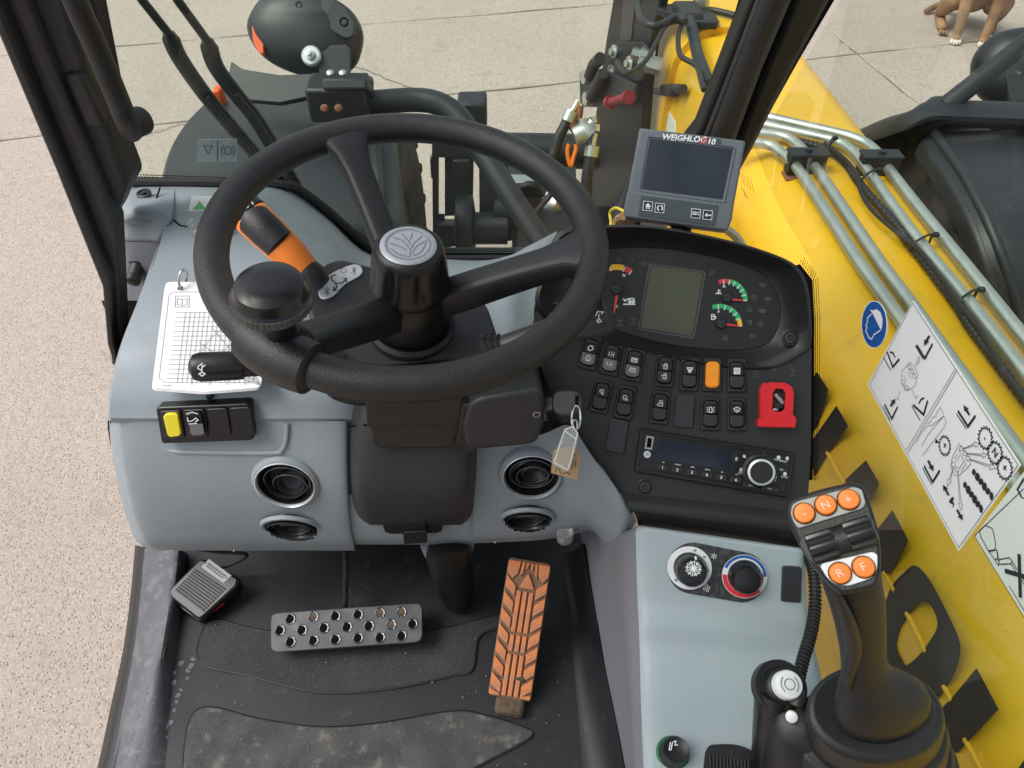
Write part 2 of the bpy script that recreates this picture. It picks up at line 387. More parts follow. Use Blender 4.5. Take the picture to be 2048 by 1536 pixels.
mat('steel_dark', (.05, .054, .061), .42, .25, var=[(30, (.16, .16, .165), .5, .75, .6), (8, (.06, .062, .067), .4, .7, .6)], rvar=(40, .3, .5))
mat('pedal_dirt', (.19, .115, .075), .85, var=[(80, (.28, .15, .08), .4, .7, .7)], bump=(200, .5, .001))
mat('dark_red', (.22, .02, .035), .45)
mat('grit', (.22, .2, .16), .9)
mat('key_black', (.026, .027, .03), .4)
mat('worn_mark', (.115, .12, .135), .6, var=[(60, (.075, .08, .095), .45, .7, .6)])
mat('label_silver', (.36, .36, .35), .5)
mat('stalk_black', (.034, .035, .039), .42, bump=(600, .4, .0005))
# ------------------------------------------------------------------ ground
g = MB().add([(-300, -300, -.009), (300, -300, -.009), (300, 300, -.009), (-300, 300, -.009)], [[0, 1, 2, 3]]).build('ground', 'joint_dirt')
tag(g, 'rough weathered concrete yard around the machine', 'ground', kind='structure')
E1, E2 = V((.977, .213, 0)), V((-.213, .977, 0))
u_b = [-27, -19, -12.2, -6.4, 3.16, 8.4, 14, 21, 30]; v_b = [-20, -13, -7.6, -3.9, -.4, 4.2, 5.32, 8.9, 13.5, 19, 27]
for i in range(len(u_b) - 1):
    for j in range(len(v_b) - 1):
        q = []
        for (a, b, c_, d_) in ((u_b[i], v_b[j], 1, 1), (u_b[i + 1], v_b[j], -1, 1), (u_b[i + 1], v_b[j + 1], -1, -1), (u_b[i], v_b[j + 1], 1, -1)):
            q.append((a + c_ * .006, b + d_ * .006))
        pts = []
        for k in range(4):
            a, b = V(q[k]), V(q[(k + 1) % 4]); n_ = 26 if (-7 < u_b[i] < 9 and -3 < v_b[j] < 9) else 2
            for t in range(n_):
                p = a.lerp(b, t / n_)
                if t and n_ > 2: p += V((random.uniform(-.012, .012), random.uniform(-.012, .012)))
                pts.append(E1 * p.x + E2 * p.y)
        near = 'concrete_pink'
        dz = random.uniform(-.002, .002)
        MB().prism([p + V((0, 0, dz)) for p in pts], (0, 0, -.02)).build('concrete_slab', near, g, bevel=.005)
def crack(pp, wd):
    pts = cr([at(a, b, z=.0055) for a, b in pp], 5)
    pts = [p + V((random.uniform(-.015, .015), random.uniform(-.015, .015), 0)) for p in pts]
    MB().ribbon(pts, (0, 0, 1), wd).build('crack', 'joint_dirt', g, flat=True)
crack([(712, 132), (760, 150), (810, 171), (862, 189)], 0.0060)
crack([(270, 275), (320, 262), (372, 246), (430, 236)], 0.0050)
# ------------------------------------------------------------------ cab shell
FL = .90
fl = thing('cab_floor', 'black moulded cab floor with two textured mat panels', 'floor', (0, .4, FL)); fl['kind'] = 'structure'
FF = Fr((0, 0, FL), (0, 0, 1))
def fplate(name, pts, h0, h1, m, r=.01, bevel=.003): return plate(name, FF, pts, h0, h1, m, fl, r=r, bevel=bevel)
plate('floor_pan', FF, [(330, 1060), (1240, 1060), (1290, 1800), (150, 1800), (262, 1400), (318, 1200)], -.05, 0, 'floor_black', fl)
# mats: recessed panels with a raised lip
m1 = [(408, 1262), (440, 1243), (520, 1262), (700, 1285), (860, 1265), (1000, 1232), (1010, 1250), (958, 1275), (945, 1340), (905, 1352), (780, 1378), (640, 1385), (500, 1352), (402, 1325)]
q1 = cr([V(FF.hit(*p)) for p in m1], 5, True)
MB().prism([FF.w(p, .004) for p in q1], (0, 0, -.01)).build('front_mat', 'mat_black', fl, bevel=.0015)
m2 = [(382, 1440), (420, 1416), (520, 1440), (640, 1456), (760, 1448), (900, 1425), (960, 1430), (1050, 1458), (1060, 1476), (1000, 1510), (900, 1560), (700, 1640), (380, 1640), (368, 1530)]
q2 = cr([V(FF.hit(*p)) for p in m2], 5, True)
MB().prism([FF.w(p, .004) for p in q2], (0, 0, -.01)).build('rear_mat', 'mat_dusty', fl, bevel=.0015)
for q in (q1, q2):
    MB().tube([FF.w(p, .002) for p in q], .0022, 6, loop=True).build('mat_edge', 'floor_black', fl)
# left rim of the floor and door sill
sill_mb = MB().patch([[at(px, py, z=z) for px, py, z in r_] for r_ in [
    [(283, 1098, .86), (300, 1096, .915), (345, 1092, .935), (362, 1100, .93), (372, 1105, .9)],
    [(276, 1180, .86), (292, 1180, .915), (335, 1180, .935), (352, 1185, .93), (366, 1190, .9)],
    [(262, 1290, .86), (280, 1290, .915), (318, 1292, .93), (334, 1296, .922), (352, 1300, .9)],
    [(240, 1400, .86), (262, 1400, .912), (300, 1400, .922), (322, 1402, .915), (340, 1404, .9)],
    [(212, 1540, .86), (236, 1540, .91), (280, 1540, .915), (306, 1540, .91), (330, 1540, .9)],
    [(165, 1760, .86), (190, 1760, .91), (240, 1760, .915), (270, 1760, .91), (300, 1760, .9)]]], 3, 5); sill_mb.build('door_sill', 'sill', fl)
MB().patch([[at(px, py, z=z) for px, py, z in r_] for r_ in [
    [(270, 1090, .84), (278, 1092, .88), (290, 1095, .885)], [(262, 1180, .84), (271, 1180, .88), (284, 1180, .885)], [(246, 1300, .84), (257, 1300, .88), (270, 1300, .885)],
    [(222, 1410, .84), (234, 1410, .88), (250, 1410, .885)], [(192, 1545, .84), (206, 1545, .88), (222, 1545, .885)], [(130, 1770, .84), (150, 1770, .88), (170, 1770, .885)]]], 3, 5).build('door_seal', 'rubber', fl)
MB().box(at(338, 1240, z=.915), .006, .07, .012, (V((.985, .17, 0)), V((-.17, .985, 0)), V((0, 0, 1)))).build('mud_gap', 'mud', fl, bevel=.003)
# bulkhead behind the pedals and the tunnel beside them
MB().patch([[V((x, y, z)) for x in (-.66, -.35, -.1, .05, .14)] for y, z in ((.69, .86), (.76, .93), (.84, 1.02), (.9, 1.15), (.92, 1.26))], 2, 4).build('bulkhead', 'floor_black', fl)
MB().patch([[at(px, py, z=z) for px, py, z in r_] for r_ in [
    [(1165, 1085, 1.02), (1150, 1100, .95), (1125, 1110, .9), (1090, 1115, .898)], [(1185, 1200, .99), (1172, 1210, .94), (1145, 1215, .903), (1110, 1220, .898)],
    [(1208, 1330, .97), (1190, 1335, .93), (1160, 1340, .903), (1120, 1345, .898)], [(1236, 1470, .96), (1212, 1475, .925), (1178, 1480, .903), (1130, 1485, .898)],
    [(1260, 1600, .95), (1235, 1600, .92), (1195, 1600, .903), (1140, 1600, .898)]]], 4, 4).build('floor_side', 'floor_black', fl)
for pp in ([(690, 1095), (691, 1150), (690, 1215)],):
    MB().tube([at(a, b, z=z) for (a, b), z in zip(pp, (1.04, .99, .95))], .0045, 8).build('pedal_arm', 'gloss_black', fl)
# roof over the driver (gives the cab its shade)
rf = thing('cab_roof', 'dark cab roof above the driver outside the top edge of view', 'roof', (0, .1, 2.3)); rf['kind'] = 'structure'
for x_, hx_ in ((-.64, .07), (.42, .09)): MB().box((x_, -.02, 2.38), hx_, .72, .03).build('roof_rail', 'pillar', rf, bevel=.02)
for y_, hy_ in ((-.62, .12), (.62, .08)): MB().box((-.12, y_, 2.38), .46, hy_, .028).build('roof_beam', 'pillar', rf, bevel=.02)
for k in range(5): MB().box((-.46 + .17 * k, 0, 2.37), .012, .53, .012).build('roof_bar', 'pillar', rf, bevel=.005)
MB().add([(-.57, -.5, 2.385), (.33, -.5, 2.385), (.33, .54, 2.385), (-.57, .54, 2.385)], [[0, 1, 2, 3]]).build('roof_glass', 'glass_front', rf, flat=True)
# windscreen plane
WN = V((0, 1, .2)).normalized(); WF = Fr((0, 1.06, 1.40), -WN, (1, 0, 0))
SX = .42
SF = Fr((SX, .6, 1.4), (-1, 0, 0), (0, -1, 0))
ws = thing('windscreen', 'tinted front windscreen with dotted black border', 'windscreen', (0, 1.06, 1.24))
wo_ = [(95, -140), (262, 360), (420, 364), (575, 370), (640, 416), (740, 500), (800, 512), (1010, 512), (1110, 480), (1370, 290), (1560, -140)]
MB().add([WF.P(*p) for p in wo_], [list(range(len(wo_)))]).build('glass_pane', 'glass_front', ws, flat=True)
def band(fr, parent, line, wpx, m='frit', h=.002, name='frit_band'):
    a = [fr.P(x, y, h) for x, y in line]; b = [fr.P(x + dx, y + dy, h) for (x, y), (dx, dy) in zip(line, wpx)]
    return MB().loft([a, b], closed=False).build(name, m, parent, flat=True)
band(WF, ws, [(150, -140), (175, 60), (246, 345), (268, 357), (440, 361), (575, 367), (645, 412), (742, 497), (800, 506), (1030, 506)],
     [(-70, 0), (-60, 0), (-18, 14), (-12, 16), (0, 14), (-2, 16), (-8, 12), (-6, 16), (0, 16), (0, 16)])
def dots(fr, parent, line, rows, step, off, size=.0019, h=.0025, m='frit_dot'):
    "row of tiny print dots just inside the band"
    mb = MB(); pts = [V(p) for p in line]
    for k in range(len(pts) - 1):
        a, b = pts[k], pts[k + 1]; L = (b - a).length; t = (b - a) / L; nrm = V((-t.y, t.x)) * (1 if off > 0 else -1)
        for r_ in range(rows):
            s_ = (r_ % 2) * step / 2
            while s_ < L:
                p = a + t * s_ + nrm * (abs(off) + r_ * step * .8)
                q = V(fr.hit(p.x, p.y, h)); z = size * (1 - .12 * r_)
                mb.add([fr.w((q.x + z * math.cos(R(60 * j)), q.y + z * math.sin(R(60 * j))), h) for j in range(6)], [[0, 1, 2, 3, 4, 5]])
                s_ += step
    return mb.build('frit_dots', m, parent, flat=True, kind='stuff')
dots(WF, ws, [(246, 345), (268, 357)], 2, 5.4, -3, m='frit'); dots(WF, ws, [(175, 60), (246, 345)], 3, 5.4, -4, m='frit')
dots(WF, ws, [(268, 357), (575, 367), (645, 412), (742, 497)], 2, 5.4, -3.5, m='frit'); dots(WF, ws, [(800, 506), (1030, 506)], 2, 5.4, -3.5, m='frit')
# the seal that holds the glass
MB().tube([WF.P(x, y, .008) for x, y in cr([V((262, 364)), V((440, 366)), V((560, 368)), V((600, 380)), V((660, 425)), V((740, 496)), V((775, 513)), V((860, 517)), V((1030, 517))], 4)], .0075, 8).build('rubber_seal', 'seal', ws)
band(WF, ws, [(1388, 262), (1430, 150), (1496, -60)], [(52, 0), (52, 0), (52, 0)])
dots(WF, ws, [(1388, 262), (1430, 150), (1496, -60)], 3, 5.6, 3, m='frit')
# reversed sticker on the outside of the glass
st = plate('windscreen_sticker', WF, [(396, 280), (474, 278), (474, 322), (394, 324)], -.0005, .0005, 'sticker_ghost' if 'sticker_ghost' in M else 'sticker_white', ws)
strokes('sticker_symbol', WF, [[(407, 292), (425, 292), (416, 308), (407, 292)], [(435, 281), (435, 322)], ell(456, 301, 7, 8, 14) + [ell(456, 301, 7, 8, 14)[0]], ell(456, 301, 13, 14, 10, a0=-50, a1=50), ell(456, 301, 13, 14, 10, a0=130, a1=230)], .0016, 'dim_print', ws, h=.001)
# left pillar (door post side) : extruded section running up from the sill
lp = thing('cab_pillar', 'dark left windscreen pillar with brown inner trim', 'pillar', at(235, 720, y=.86))
def strip(name, ptsL, ptsR, m, parent, y, thick=.05, bevel=.004):
    A = [at(px, py, y=y) for px, py in ptsL]; B = [at(px, py, y=y) for px, py in ptsR]
    rings = [[a, b, b + V((0, thick, 0)), a + V((0, thick, 0))] for a, b in zip(A, B)]
    return MB().loft(rings).build(name, m, parent, bevel=bevel)
strip('outer_frame', [(-160, -300), (-4, 70), (110, 340), (204, 575), (214, 690), (228, 735)], [(-130, -300), (22, 70), (128, 330), (220, 560), (228, 680), (240, 730)], 'rubber', lp, .845, .03)
strip('door_post', [(-130, -300), (14, 70), (122, 330), (206, 540), (222, 735)], [(-70, -300), (72, 70), (170, 300), (230, 450), (246, 735)], 'pillar_brown', lp, .865, .04, .008)
strip('inner_trim', [(-70, -300), (68, 70), (166, 300), (218, 420), (226, 446)], [(60, -300), (148, 70), (222, 280), (256, 366), (240, 410)], 'pillar', lp, .885, .06, .01)
strip('corner_trim', [(40, -300), (140, 70), (218, 310), (240, 380)], [(120, -300), (196, 70), (248, 320), (268, 372)], 'seal', lp, .93, .05, .01)
gr = thing('grab_rail', 'black tubular grab rail on the left pillar', 'grab rail', at(262, 258, d=.86))
MB().tube(cr([at(95, -150, d=.72), at(150, 0, d=.76), at(190, 90, d=.8), at(232, 190, d=.84), at(252, 240, d=.86), at(262, 262, d=.9), at(262, 262, d=.96)], 5), .0125, 14).build('rail', 'rubber', gr)
MB().lathe(at(262, 250, d=.905), (.2, .9, -.2), [(.0, -.004), (.014, -.003), (.017, .003), (.017, .02), (.0, .022)], 20).build('end_cap', 'rubber', gr)
MB().box(at(180, 190, d=.93), .012, .02, .035).build('clamp_block', 'pillar', gr, bevel=.006)
# right pillar
rp = thing('cab_pillar', 'slanting right windscreen pillar between front glass and side window', 'pillar', at(1440, 300, y=1.05))
def strip2(name, L, Rr, m, d, th=.03, bevel=.004):
    A = [at(px, py, y=d - .2 * ((at(px, py, y=d)).z - 1.4)) for px, py in L]; B = [at(px, py, y=d - .2 * ((at(px, py, y=d)).z - 1.4)) for px, py in Rr]
    rings = [[a, b, b + V((0, th, 0)), a + V((0, th, 0))] for a, b in zip(A, B)]
    return MB().loft(rings).build(name, m, rp, bevel=bevel)
strip2('seal_strip', [(1352, 320), (1398, 262), (1450, 130), (1530, -80)], [(1376, 320), (1414, 270), (1466, 136), (1546, -80)], 'seal', 1.02, .04)
strip2('brown_trim', [(1372, 320), (1410, 270), (1464, 132), (1544, -80)], [(1390, 330), (1428, 280), (1480, 140), (1562, -80)], 'pillar_brown', 1.015, .05)
strip2('black_post', [(1386, 330), (1424, 280), (1478, 136), (1558, -80)], [(1440, 340), (1470, 300), (1530, 140), (1625, -80)], 'pillar', 1.0, .07, .012)
strip2('outer_post', [(1436, 340), (1466, 300), (1526, 140), (1620, -80)], [(1480, 350), (1508, 300), (1600, 120), (1708, -80)], 'ext_black', 1.03, .09, .01)
# side window
sw = thing('side_window', 'right side window with dotted border in front of the yellow boom', 'window', (SX, .5, 1.0))
so_ = [(1510, 300), (1715, -60), (2300, -60), (2300, 1700), (1600, 1700), (1612, 1000), (1620, 520), (1560, 420)]
MB().add([SF.P(*p) for p in so_], [list(range(len(so_)))]).build('glass_pane', 'glass_side', sw, flat=True)
band(SF, sw, [(1490, 285), (1584, 120), (1690, -60)], [(16, 0), (14, 0), (14, 0)], h=.003)
dots(SF, sw, [(1506, 285), (1598, 120), (1704, -60)], 3, 5.6, -2, m='frit', h=.003)
band(SF, sw, [(1600, 528), (1625, 560), (1629, 640), (1628, 800), (1625, 960)], [(-20, 6)] + [(-24, 0)] * 4, h=.003)
dots(SF, sw, [(1600, 524), (1625, 558), (1629, 640), (1628, 800), (1625, 960)], 3, 5.4, -2, m='frit', h=.003)
# rear bulkhead of the cab behind the driver
rb = thing('cab_rear_wall', 'dark lower rear wall of the cab behind the driver', 'wall', (0, -.75, .9)); rb['kind'] = 'structure'
MB().box((-.09, -.78, 1.3), .60, .03, .42).build('rear_panel', 'pillar', rb, bevel=.02)
cm = MB(); random.seed(21)
for i in range(70):
    px, py = random.uniform(360, 1120), random.uniform(1120, 1540)
    if random.random() < .35: px = random.uniform(900, 1140)
    p = at(px, py, z=FL + .0055); z_ = random.uniform(.0006, .0019); a = random.uniform(0, 6.3)
    cm.add([p + V((z_ * random.uniform(.5, 1.4) * math.cos(a + k * 1.57), z_ * math.sin(a + k * 1.57), 0)) for k in range(4)] + [p + V((0, 0, z_))], [[0, 1, 4], [1, 2, 4], [2, 3, 4], [3, 0, 4]])
cm.build('grit', 'grit', fl, kind='stuff')
from mathutils.bvhtree import BVHTree
BVS = BVHTree.FromPolygons([tuple(p) for p in sill_mb.v], sill_mb.f)
def onsill(px, py, lift=.001):
    r = ray(px, py).normalized(); h = BVS.ray_cast(CAM, r); q_ = at(px, py, z=FL + .0005)
    return (h[0] if h[0] and (h[0] - CAM).length < (q_ - CAM).length else q_) - r * lift
wm = MB(); random.seed(33)
for row in range(4):
    for i in range(17):
        t = i / 16; px = 352 - 72 * t - 26 * row + 34 + random.uniform(-3, 3); py = 1318 + 205 * t + 6 * row + random.uniform(-4, 4)
        if px > 392 or random.random() < .18: continue
        w_, h_ = random.uniform(3, 8), random.uniform(3, 6); c, n_ = math.cos(R(-62)), math.sin(R(-62))
        pts = [(-w_, -h_), (w_ * random.uniform(.2, 1), -h_), (w_, h_ * random.uniform(0, .6)), (w_ * .4, h_), (-w_ * random.uniform(.4, 1), h_ * .5)]
        pts = [(px + a * c - b * n_, py + a * n_ + b * c) for a, b in pts]
        wm.add([onsill(*p, .0005) for p in pts], [[0, 1, 2, 3, 4]])
wm.build('worn_tread_mark', 'worn_mark', fl, flat=True, kind='stuff')
# ------------------------------------------------------------------ dashboard
da = thing('dashboard', 'pale blue-grey moulded dashboard with round air vents', 'dashboard', (-.15, .6, 1.11))
def wsh(px, py): return WF.P(px, py, .006)
Z = lambda px, py, z: at(px, py, z=z)
D = lambda px, py, d: at(px, py, d=d)
rows = [
 [wsh(326, 369), wsh(360, 369), wsh(440, 371), wsh(560, 374), wsh(648, 428), wsh(742, 508), wsh(870, 516), wsh(1000, 515), D(1060, 490, 1.16), D(1114, 462, 1.0)],
 [Z(334, 425, 1.412), Z(390, 428, 1.414), Z(480, 430, 1.414), Z(570, 440, 1.41), Z(656, 476, 1.365), Z(748, 530, 1.285), Z(870, 538, 1.27), Z(985, 540, 1.27), D(1050, 528, 1.10), D(1100, 505, .985)],
 [Z(316, 500, 1.42), Z(400, 505, 1.42), Z(490, 512, 1.422), Z(580, 520, 1.42), Z(670, 540, 1.38), Z(757, 560, 1.305), Z(870, 570, 1.295), Z(990, 580, 1.295), D(1040, 570, 1.06), D(1084, 556, .97)],
 [Z(282, 590, 1.418), Z(390, 590, 1.42), Z(490, 595, 1.42), Z(590, 600, 1.415), Z(680, 620, 1.385), Z(767, 640, 1.33), Z(870, 650, 1.32), Z(1000, 640, 1.32), D(1040, 630, 1.03), D(1068, 618, .96)],
 [Z(246, 690, 1.403), Z(370, 690, 1.405), Z(490, 692, 1.405), Z(590, 695, 1.403), Z(690, 710, 1.38), Z(780, 720, 1.34), Z(870, 730, 1.33), Z(1000, 720, 1.32), D(1040, 700, 1.0), D(1075, 690, .955)],
 [Z(224, 780, 1.371), Z(360, 782, 1.372), Z(490, 782, 1.372), Z(590, 782, 1.372), Z(690, 782, 1.365), Z(780, 790, 1.34), Z(870, 790, 1.33), Z(1000, 780, 1.32), D(1050, 770, .97), D(1095, 760, .95)],
 [Z(219, 836, 1.343), Z(350, 837, 1.344), Z(490, 837, 1.344), Z(590, 837, 1.344), Z(690, 837, 1.34), Z(780, 845, 1.31), Z(870, 850, 1.30), Z(1000, 845, 1.29), D(1060, 835, .97), D(1125, 830, .95)]]
ush = MB().patch(rows, 5, 6, .012, (0, .2, -1)); ush.build('upper_shell', 'dash_grey', da)
from mathutils.bvhtree import BVHTree
BV = BVHTree.FromPolygons([tuple(p) for p in ush.v], ush.f)
def on(px, py, lift=.001):
    r = ray(px, py).normalized(); h = BV.ray_cast(CAM, r)
    return (h[0] - r * lift) if h[0] else at(px, py, z=1.41)
# left corner block and pocket face
bl = [[wsh(244, 378), wsh(280, 371), wsh(320, 370), wsh(350, 370)],
      [Z(236, 410, 1.40), Z(262, 412, 1.421), Z(310, 415, 1.424), Z(345, 420, 1.421)],
      [Z(231, 436, 1.385), Z(258, 436, 1.414), Z(306, 436, 1.417), Z(338, 446, 1.42)],
      [Z(229, 448, 1.36), Z(252, 450, 1.385), Z(300, 450, 1.39), Z(326, 458, 1.41)],
      [Z(229, 480, 1.335), Z(248, 481, 1.352), Z(298, 482, 1.357), Z(318, 484, 1.36)]]
MB().patch(bl, 5, 5, .01, (0, .6, -.8)).build('corner_block', 'dash_grey', da)
pk = [[Z(230, 483, 1.335), Z(250, 484, 1.35), Z(296, 485, 1.355), Z(322, 486, 1.357)],
      [Z(232, 540, 1.285), Z(252, 541, 1.295), Z(280, 541, 1.298), Z(310, 541, 1.30)],
      [Z(234, 610, 1.22), Z(250, 612, 1.23), Z(268, 612, 1.235), Z(284, 612, 1.24)],
      [Z(236, 720, 1.12), Z(242, 720, 1.13), Z(250, 720, 1.14), Z(262, 720, 1.15)]]
MB().patch(pk, 4, 4, .01, (0, .8, -.4)).build('pocket_face', 'dash_shaded', da)
# outer left flank
MB().patch([[Z(318, 490, 1.416), Z(314, 495, 1.38), Z(312, 500, 1.32)], [Z(283, 592, 1.414), Z(278, 596, 1.37), Z(276, 600, 1.29)], [Z(247, 690, 1.40), Z(241, 694, 1.35), Z(238, 700, 1.26)],
            [Z(225, 780, 1.368), Z(219, 785, 1.32), Z(218, 795, 1.22)], [Z(220, 836, 1.34), Z(215, 850, 1.27), Z(222, 900, 1.17)]], 4, 5).build('left_flank', 'dash_grey', da)
yp = [(842, .602), (880, .592), (920, .582), (970, .572), (1020, .566), (1060, .565), (1085, .568), (1101, .580)]
le = [219, 222, 227, 236, 248, 262, 274, 296]; re_ = [691, 691, 691, 692, 694, 698, 703, 707]
rows = []
for (py, y), l, r_ in zip(yp, le, re_):
    rows.append([at(l, py - 2, y=y + .05), at(l + 12, py, y=y + .016), at(l + 34, py, y=y + .003)] + [at(l + 34 + (r_ - l - 34) * k / 4, py, y=y) for k in (1, 2, 3)] + [at(r_ - 4, py, y=y), at(r_, py, y=y + .012)])
fasc_l = MB().patch(rows, 12, 12)
# raised recess frame around the switch strip
FX = lambda px, py, ang: Fr(fascia(px, py), (0, -math.cos(R(ang)), math.sin(R(ang))))
def fascia(px, py):
    for (p0, y0), (p1, y1) in zip(yp, yp[1:]):
        if p0 <= py <= p1: return at(px, py, y=y0 + (y1 - y0) * (py - p0) / (p1 - p0))
    return at(px, py, y=yp[0][1] if py < yp[0][0] else yp[-1][1])
ctr = [[at(690 + 258 * k / 4, py, y=y) for k in range(5)] for py, y in [(990, .575), (1030, .572), (1060, .571), (1080, .574), (1089, .584)]]
MB().patch(ctr, 3, 4, .01, (0, 1, 0)).build('centre_fascia', 'dash_grey', da)
# right fascia with its lobe towards the console
rf_ = [[(950, 880, .562), (1010, 880, .562), (1080, 870, .56), (1130, 850, .555), (1150, 862, .548), (1170, 890, .54), (1190, 920, .532), (1205, 935, .535)],
       [(950, 930, .555), (1010, 930, .554), (1080, 925, .553), (1130, 920, .55), (1160, 920, .542), (1190, 940, .528), (1225, 970, .516), (1242, 988, .518)],
       [(948, 985, .549), (1010, 985, .548), (1080, 985, .548), (1135, 985, .546), (1168, 985, .538), (1200, 990, .522), (1240, 1010, .507), (1265, 1025, .509)],
       [(946, 1040, .547), (1010, 1040, .547), (1080, 1038, .547), (1135, 1032, .547), (1172, 1025, .543), (1206, 1030, .526), (1242, 1040, .506), (1272, 1042, .508)],
       [(944, 1075, .552), (1010, 1072, .552), (1080, 1068, .552), (1135, 1060, .553), (1178, 1050, .552), (1210, 1062, .532), (1236, 1072, .512), (1262, 1060, .512)],
       [(942, 1087, .566), (1010, 1084, .566), (1080, 1080, .566), (1135, 1072, .567), (1182, 1062, .568), (1208, 1084, .55), (1228, 1093, .53), (1250, 1080, .522)]]
fasc_r = MB().patch([[at(a, b, y=c_ + (.036, .028, .023, .019, .016, .014)[i] * (1, 1, 1, .95, .8, .5, .2, .1)[k]) for k, (a, b, c_) in enumerate(r_)] for i, r_ in enumerate(rf_)], 12, 14)
MB().tube([fascia(*p) + V((0, -.0005, 0)) for p in cr([V(p) for p in [(330, 898), (350, 902), (400, 904), (545, 905), (564, 898), (572, 882), (575, 846)]], 5)], [.0004 + .0028 * min(1, k / 6) for k in range(31)], 8).build('recess_edge', 'dash_grey', da)
# vents
def vent(px, py, ang, rr, tilt, lower=False):
    f = FX(px, py, ang)
    v = MB().lathe(f.o, f.n, [(rr * 1.12, -.012), (rr * 1.12, -.001), (rr * 1.06, .0035), (rr * .98, .005), (rr * .93, .003), (rr * .90, -.01)] if not lower else [(rr * 1.16, -.004), (rr * 1.1, .0008), (rr * 1.02, .001), (rr * .95, -.002), (rr * .9, -.012)], 40, caps=False).build('air_vent', 'dash_grey', da)
    MB().lathe(f.o, f.n, [(r_, h_ - (.006 if lower else 0)) for r_, h_ in [(rr * .97, -.004), (rr * .968, .0058), (rr * .94, .0066), (rr * .905, .004), (rr * .895, -.012)]], 40, caps=False).build('trim_ring', 'silver' if not lower else 'switch_rim', v)
    MB().lathe(f.o, f.n, [(rr * .89, .002), (rr * .86, .003), (rr * .80, -.004), (rr * .78, -.016), (rr * .72, -.04), (0, -.04)], 40, caps=False).build('barrel', 'switch_black', v)
    # the turned louvre cup
    ax = (f.n + f.a * tilt[0] + f.b * tilt[1]).normalized(); x = f.a
    MB().lathe(f.o - f.n * .012, ax, [(rr * .74, -.010), (rr * .75, .004), (rr * .71, .007), (rr * .66, .004), (rr * .60, -.012), (0, -.014)], 36).build('louvre', 'switch_rim', v)
    f2 = Fr(f.o - f.n * .012, ax, f.a)
    MB().lathe(f2.w((rr * .1, -rr * .18), -.002), ax, [(rr * .46, -.008), (rr * .47, .004), (rr * .43, .006), (rr * .3, -.004), (0, -.007)], 30).build('louvre_flap', 'switch_face', v)
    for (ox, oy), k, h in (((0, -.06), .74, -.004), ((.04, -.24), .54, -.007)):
        MB().tube([f.w((rr * (ox + k * math.cos(R(a))), rr * (oy + k * math.sin(R(a)))), h + .005 * math.sin(R(a))) for a in range(0, 360, 12)], .0007, 6, loop=True).build('louvre_highlight', 'switch_grey', v)  # thin grey tubes stand in for highlight lines on the louvre edges
    return v
def hole(m, px, py, rr):
    c = fascia(px, py); m.f = [f for f in m.f if (sum((m.v[i] for i in f), V()) / len(f) - c).length > rr]
hole(fasc_l, 572, 966, .0405); hole(fasc_l, 583, 1058, .0352); hole(fasc_r, 1063, 950, .039); hole(fasc_r, 1056, 1041, .032)
fasc_l.build('left_fascia', 'dash_grey', da); fasc_r.build('right_fascia', 'dash_grey', da)
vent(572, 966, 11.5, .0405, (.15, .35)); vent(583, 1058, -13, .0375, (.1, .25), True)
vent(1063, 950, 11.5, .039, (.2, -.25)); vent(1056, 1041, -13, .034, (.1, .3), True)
# switch strip on the left
F4 = FX(409, 845, 20); F4.o = F4.o + F4.n * .004
sp = plate('switch_strip', F4, [(311, 815), (499, 807), (507, 881), (323, 888)], -.012, .010, 'switch_black', da, r=.005, bevel=.002)
for i in range(4):
    a = lambda t, s: (316 + 46.5 * (i + t) + 9 * s * (1 - .0 * i), 820 - 2.2 * (i + t) + 61 * s)
    c = [a(.06, .05), a(.95, .05), a(.97, .97), a(.08, .97)]
    b = plate('rocker_switch' if i < 2 else 'blank_cover', F4, c, .008, .0125, 'switch_black' if i > 1 else 'switch_rim', sp, r=.003, bevel=.001)
    if i == 0: tag(b, label='bright yellow rocker switch at the left end of the strip')
    if i < 2:
        k = [a(.2, .2), a(.32, .14), a(.7, .14), a(.82, .2), a(.84, .82), a(.72, .9), a(.36, .9), a(.24, .82)]
        cap = MB()
        top = [F4.hit(*p, .016) for p in k]
        cap.prism([F4.w(p, .0185 - .003 * abs(math.sin(j))) for j, p in enumerate(top)], F4.n * -.008)
        cap.build('cap', 'switch_yellow' if i == 0 else 'switch_black', b, bevel=.0015)
    if i == 1:
        plate('legend_plate', F4, [a(.24, .52), a(.82, .52), a(.82, .82), a(.72, .88), a(.34, .88), a(.25, .82)], .0185, .0192, 'switch_grey', b)
        strokes('symbol', F4, [[(375, 835), (376, 843), (384, 842)], [(384, 842), (392, 836), (396, 840), (390, 845)], [(377, 848), (394, 847)], [(372, 828), (384, 824), (396, 828)]], .0012, 'white_print', b, h=.0195)
# lid, its label, knob and clips on the dash top
ZT = Fr(on(430, 410, .002), (0, -.05, 1))
for L in ([(320, 376), (312, 400), (308, 418), (316, 426), (338, 431), (352, 444), (364, 452), (400, 454), (455, 454)], [(509, 378), (509, 390), (507, 402)]):
    MB().tube(cr([on(*p, .0002) for p in L], 4), .0013, 6).build('lid_seam', 'frit', da)
lb = plate('warning_label', ZT, [(383, 392), (450, 391), (446, 427), (376, 427)], .002, .0045, 'paper', da)
plate('triangle_outline', ZT, [(385, 419), (399, 402), (413, 419)], .0045, .0048, 'green', lb)
strokes('triangle_border', ZT, [[(385, 419), (399, 402), (413, 419), (385, 419)]], .001, 'amber', lb, h=.0051)
for px, py in ((390, 460), (455, 466)):
    MB().lathe(on(px, py), (0, 0, 1), [(.008, 0), (.008, .012), (.0045, .013), (.004, .017), (0, .017)], 16).build('clear_clip', 'clear', da)
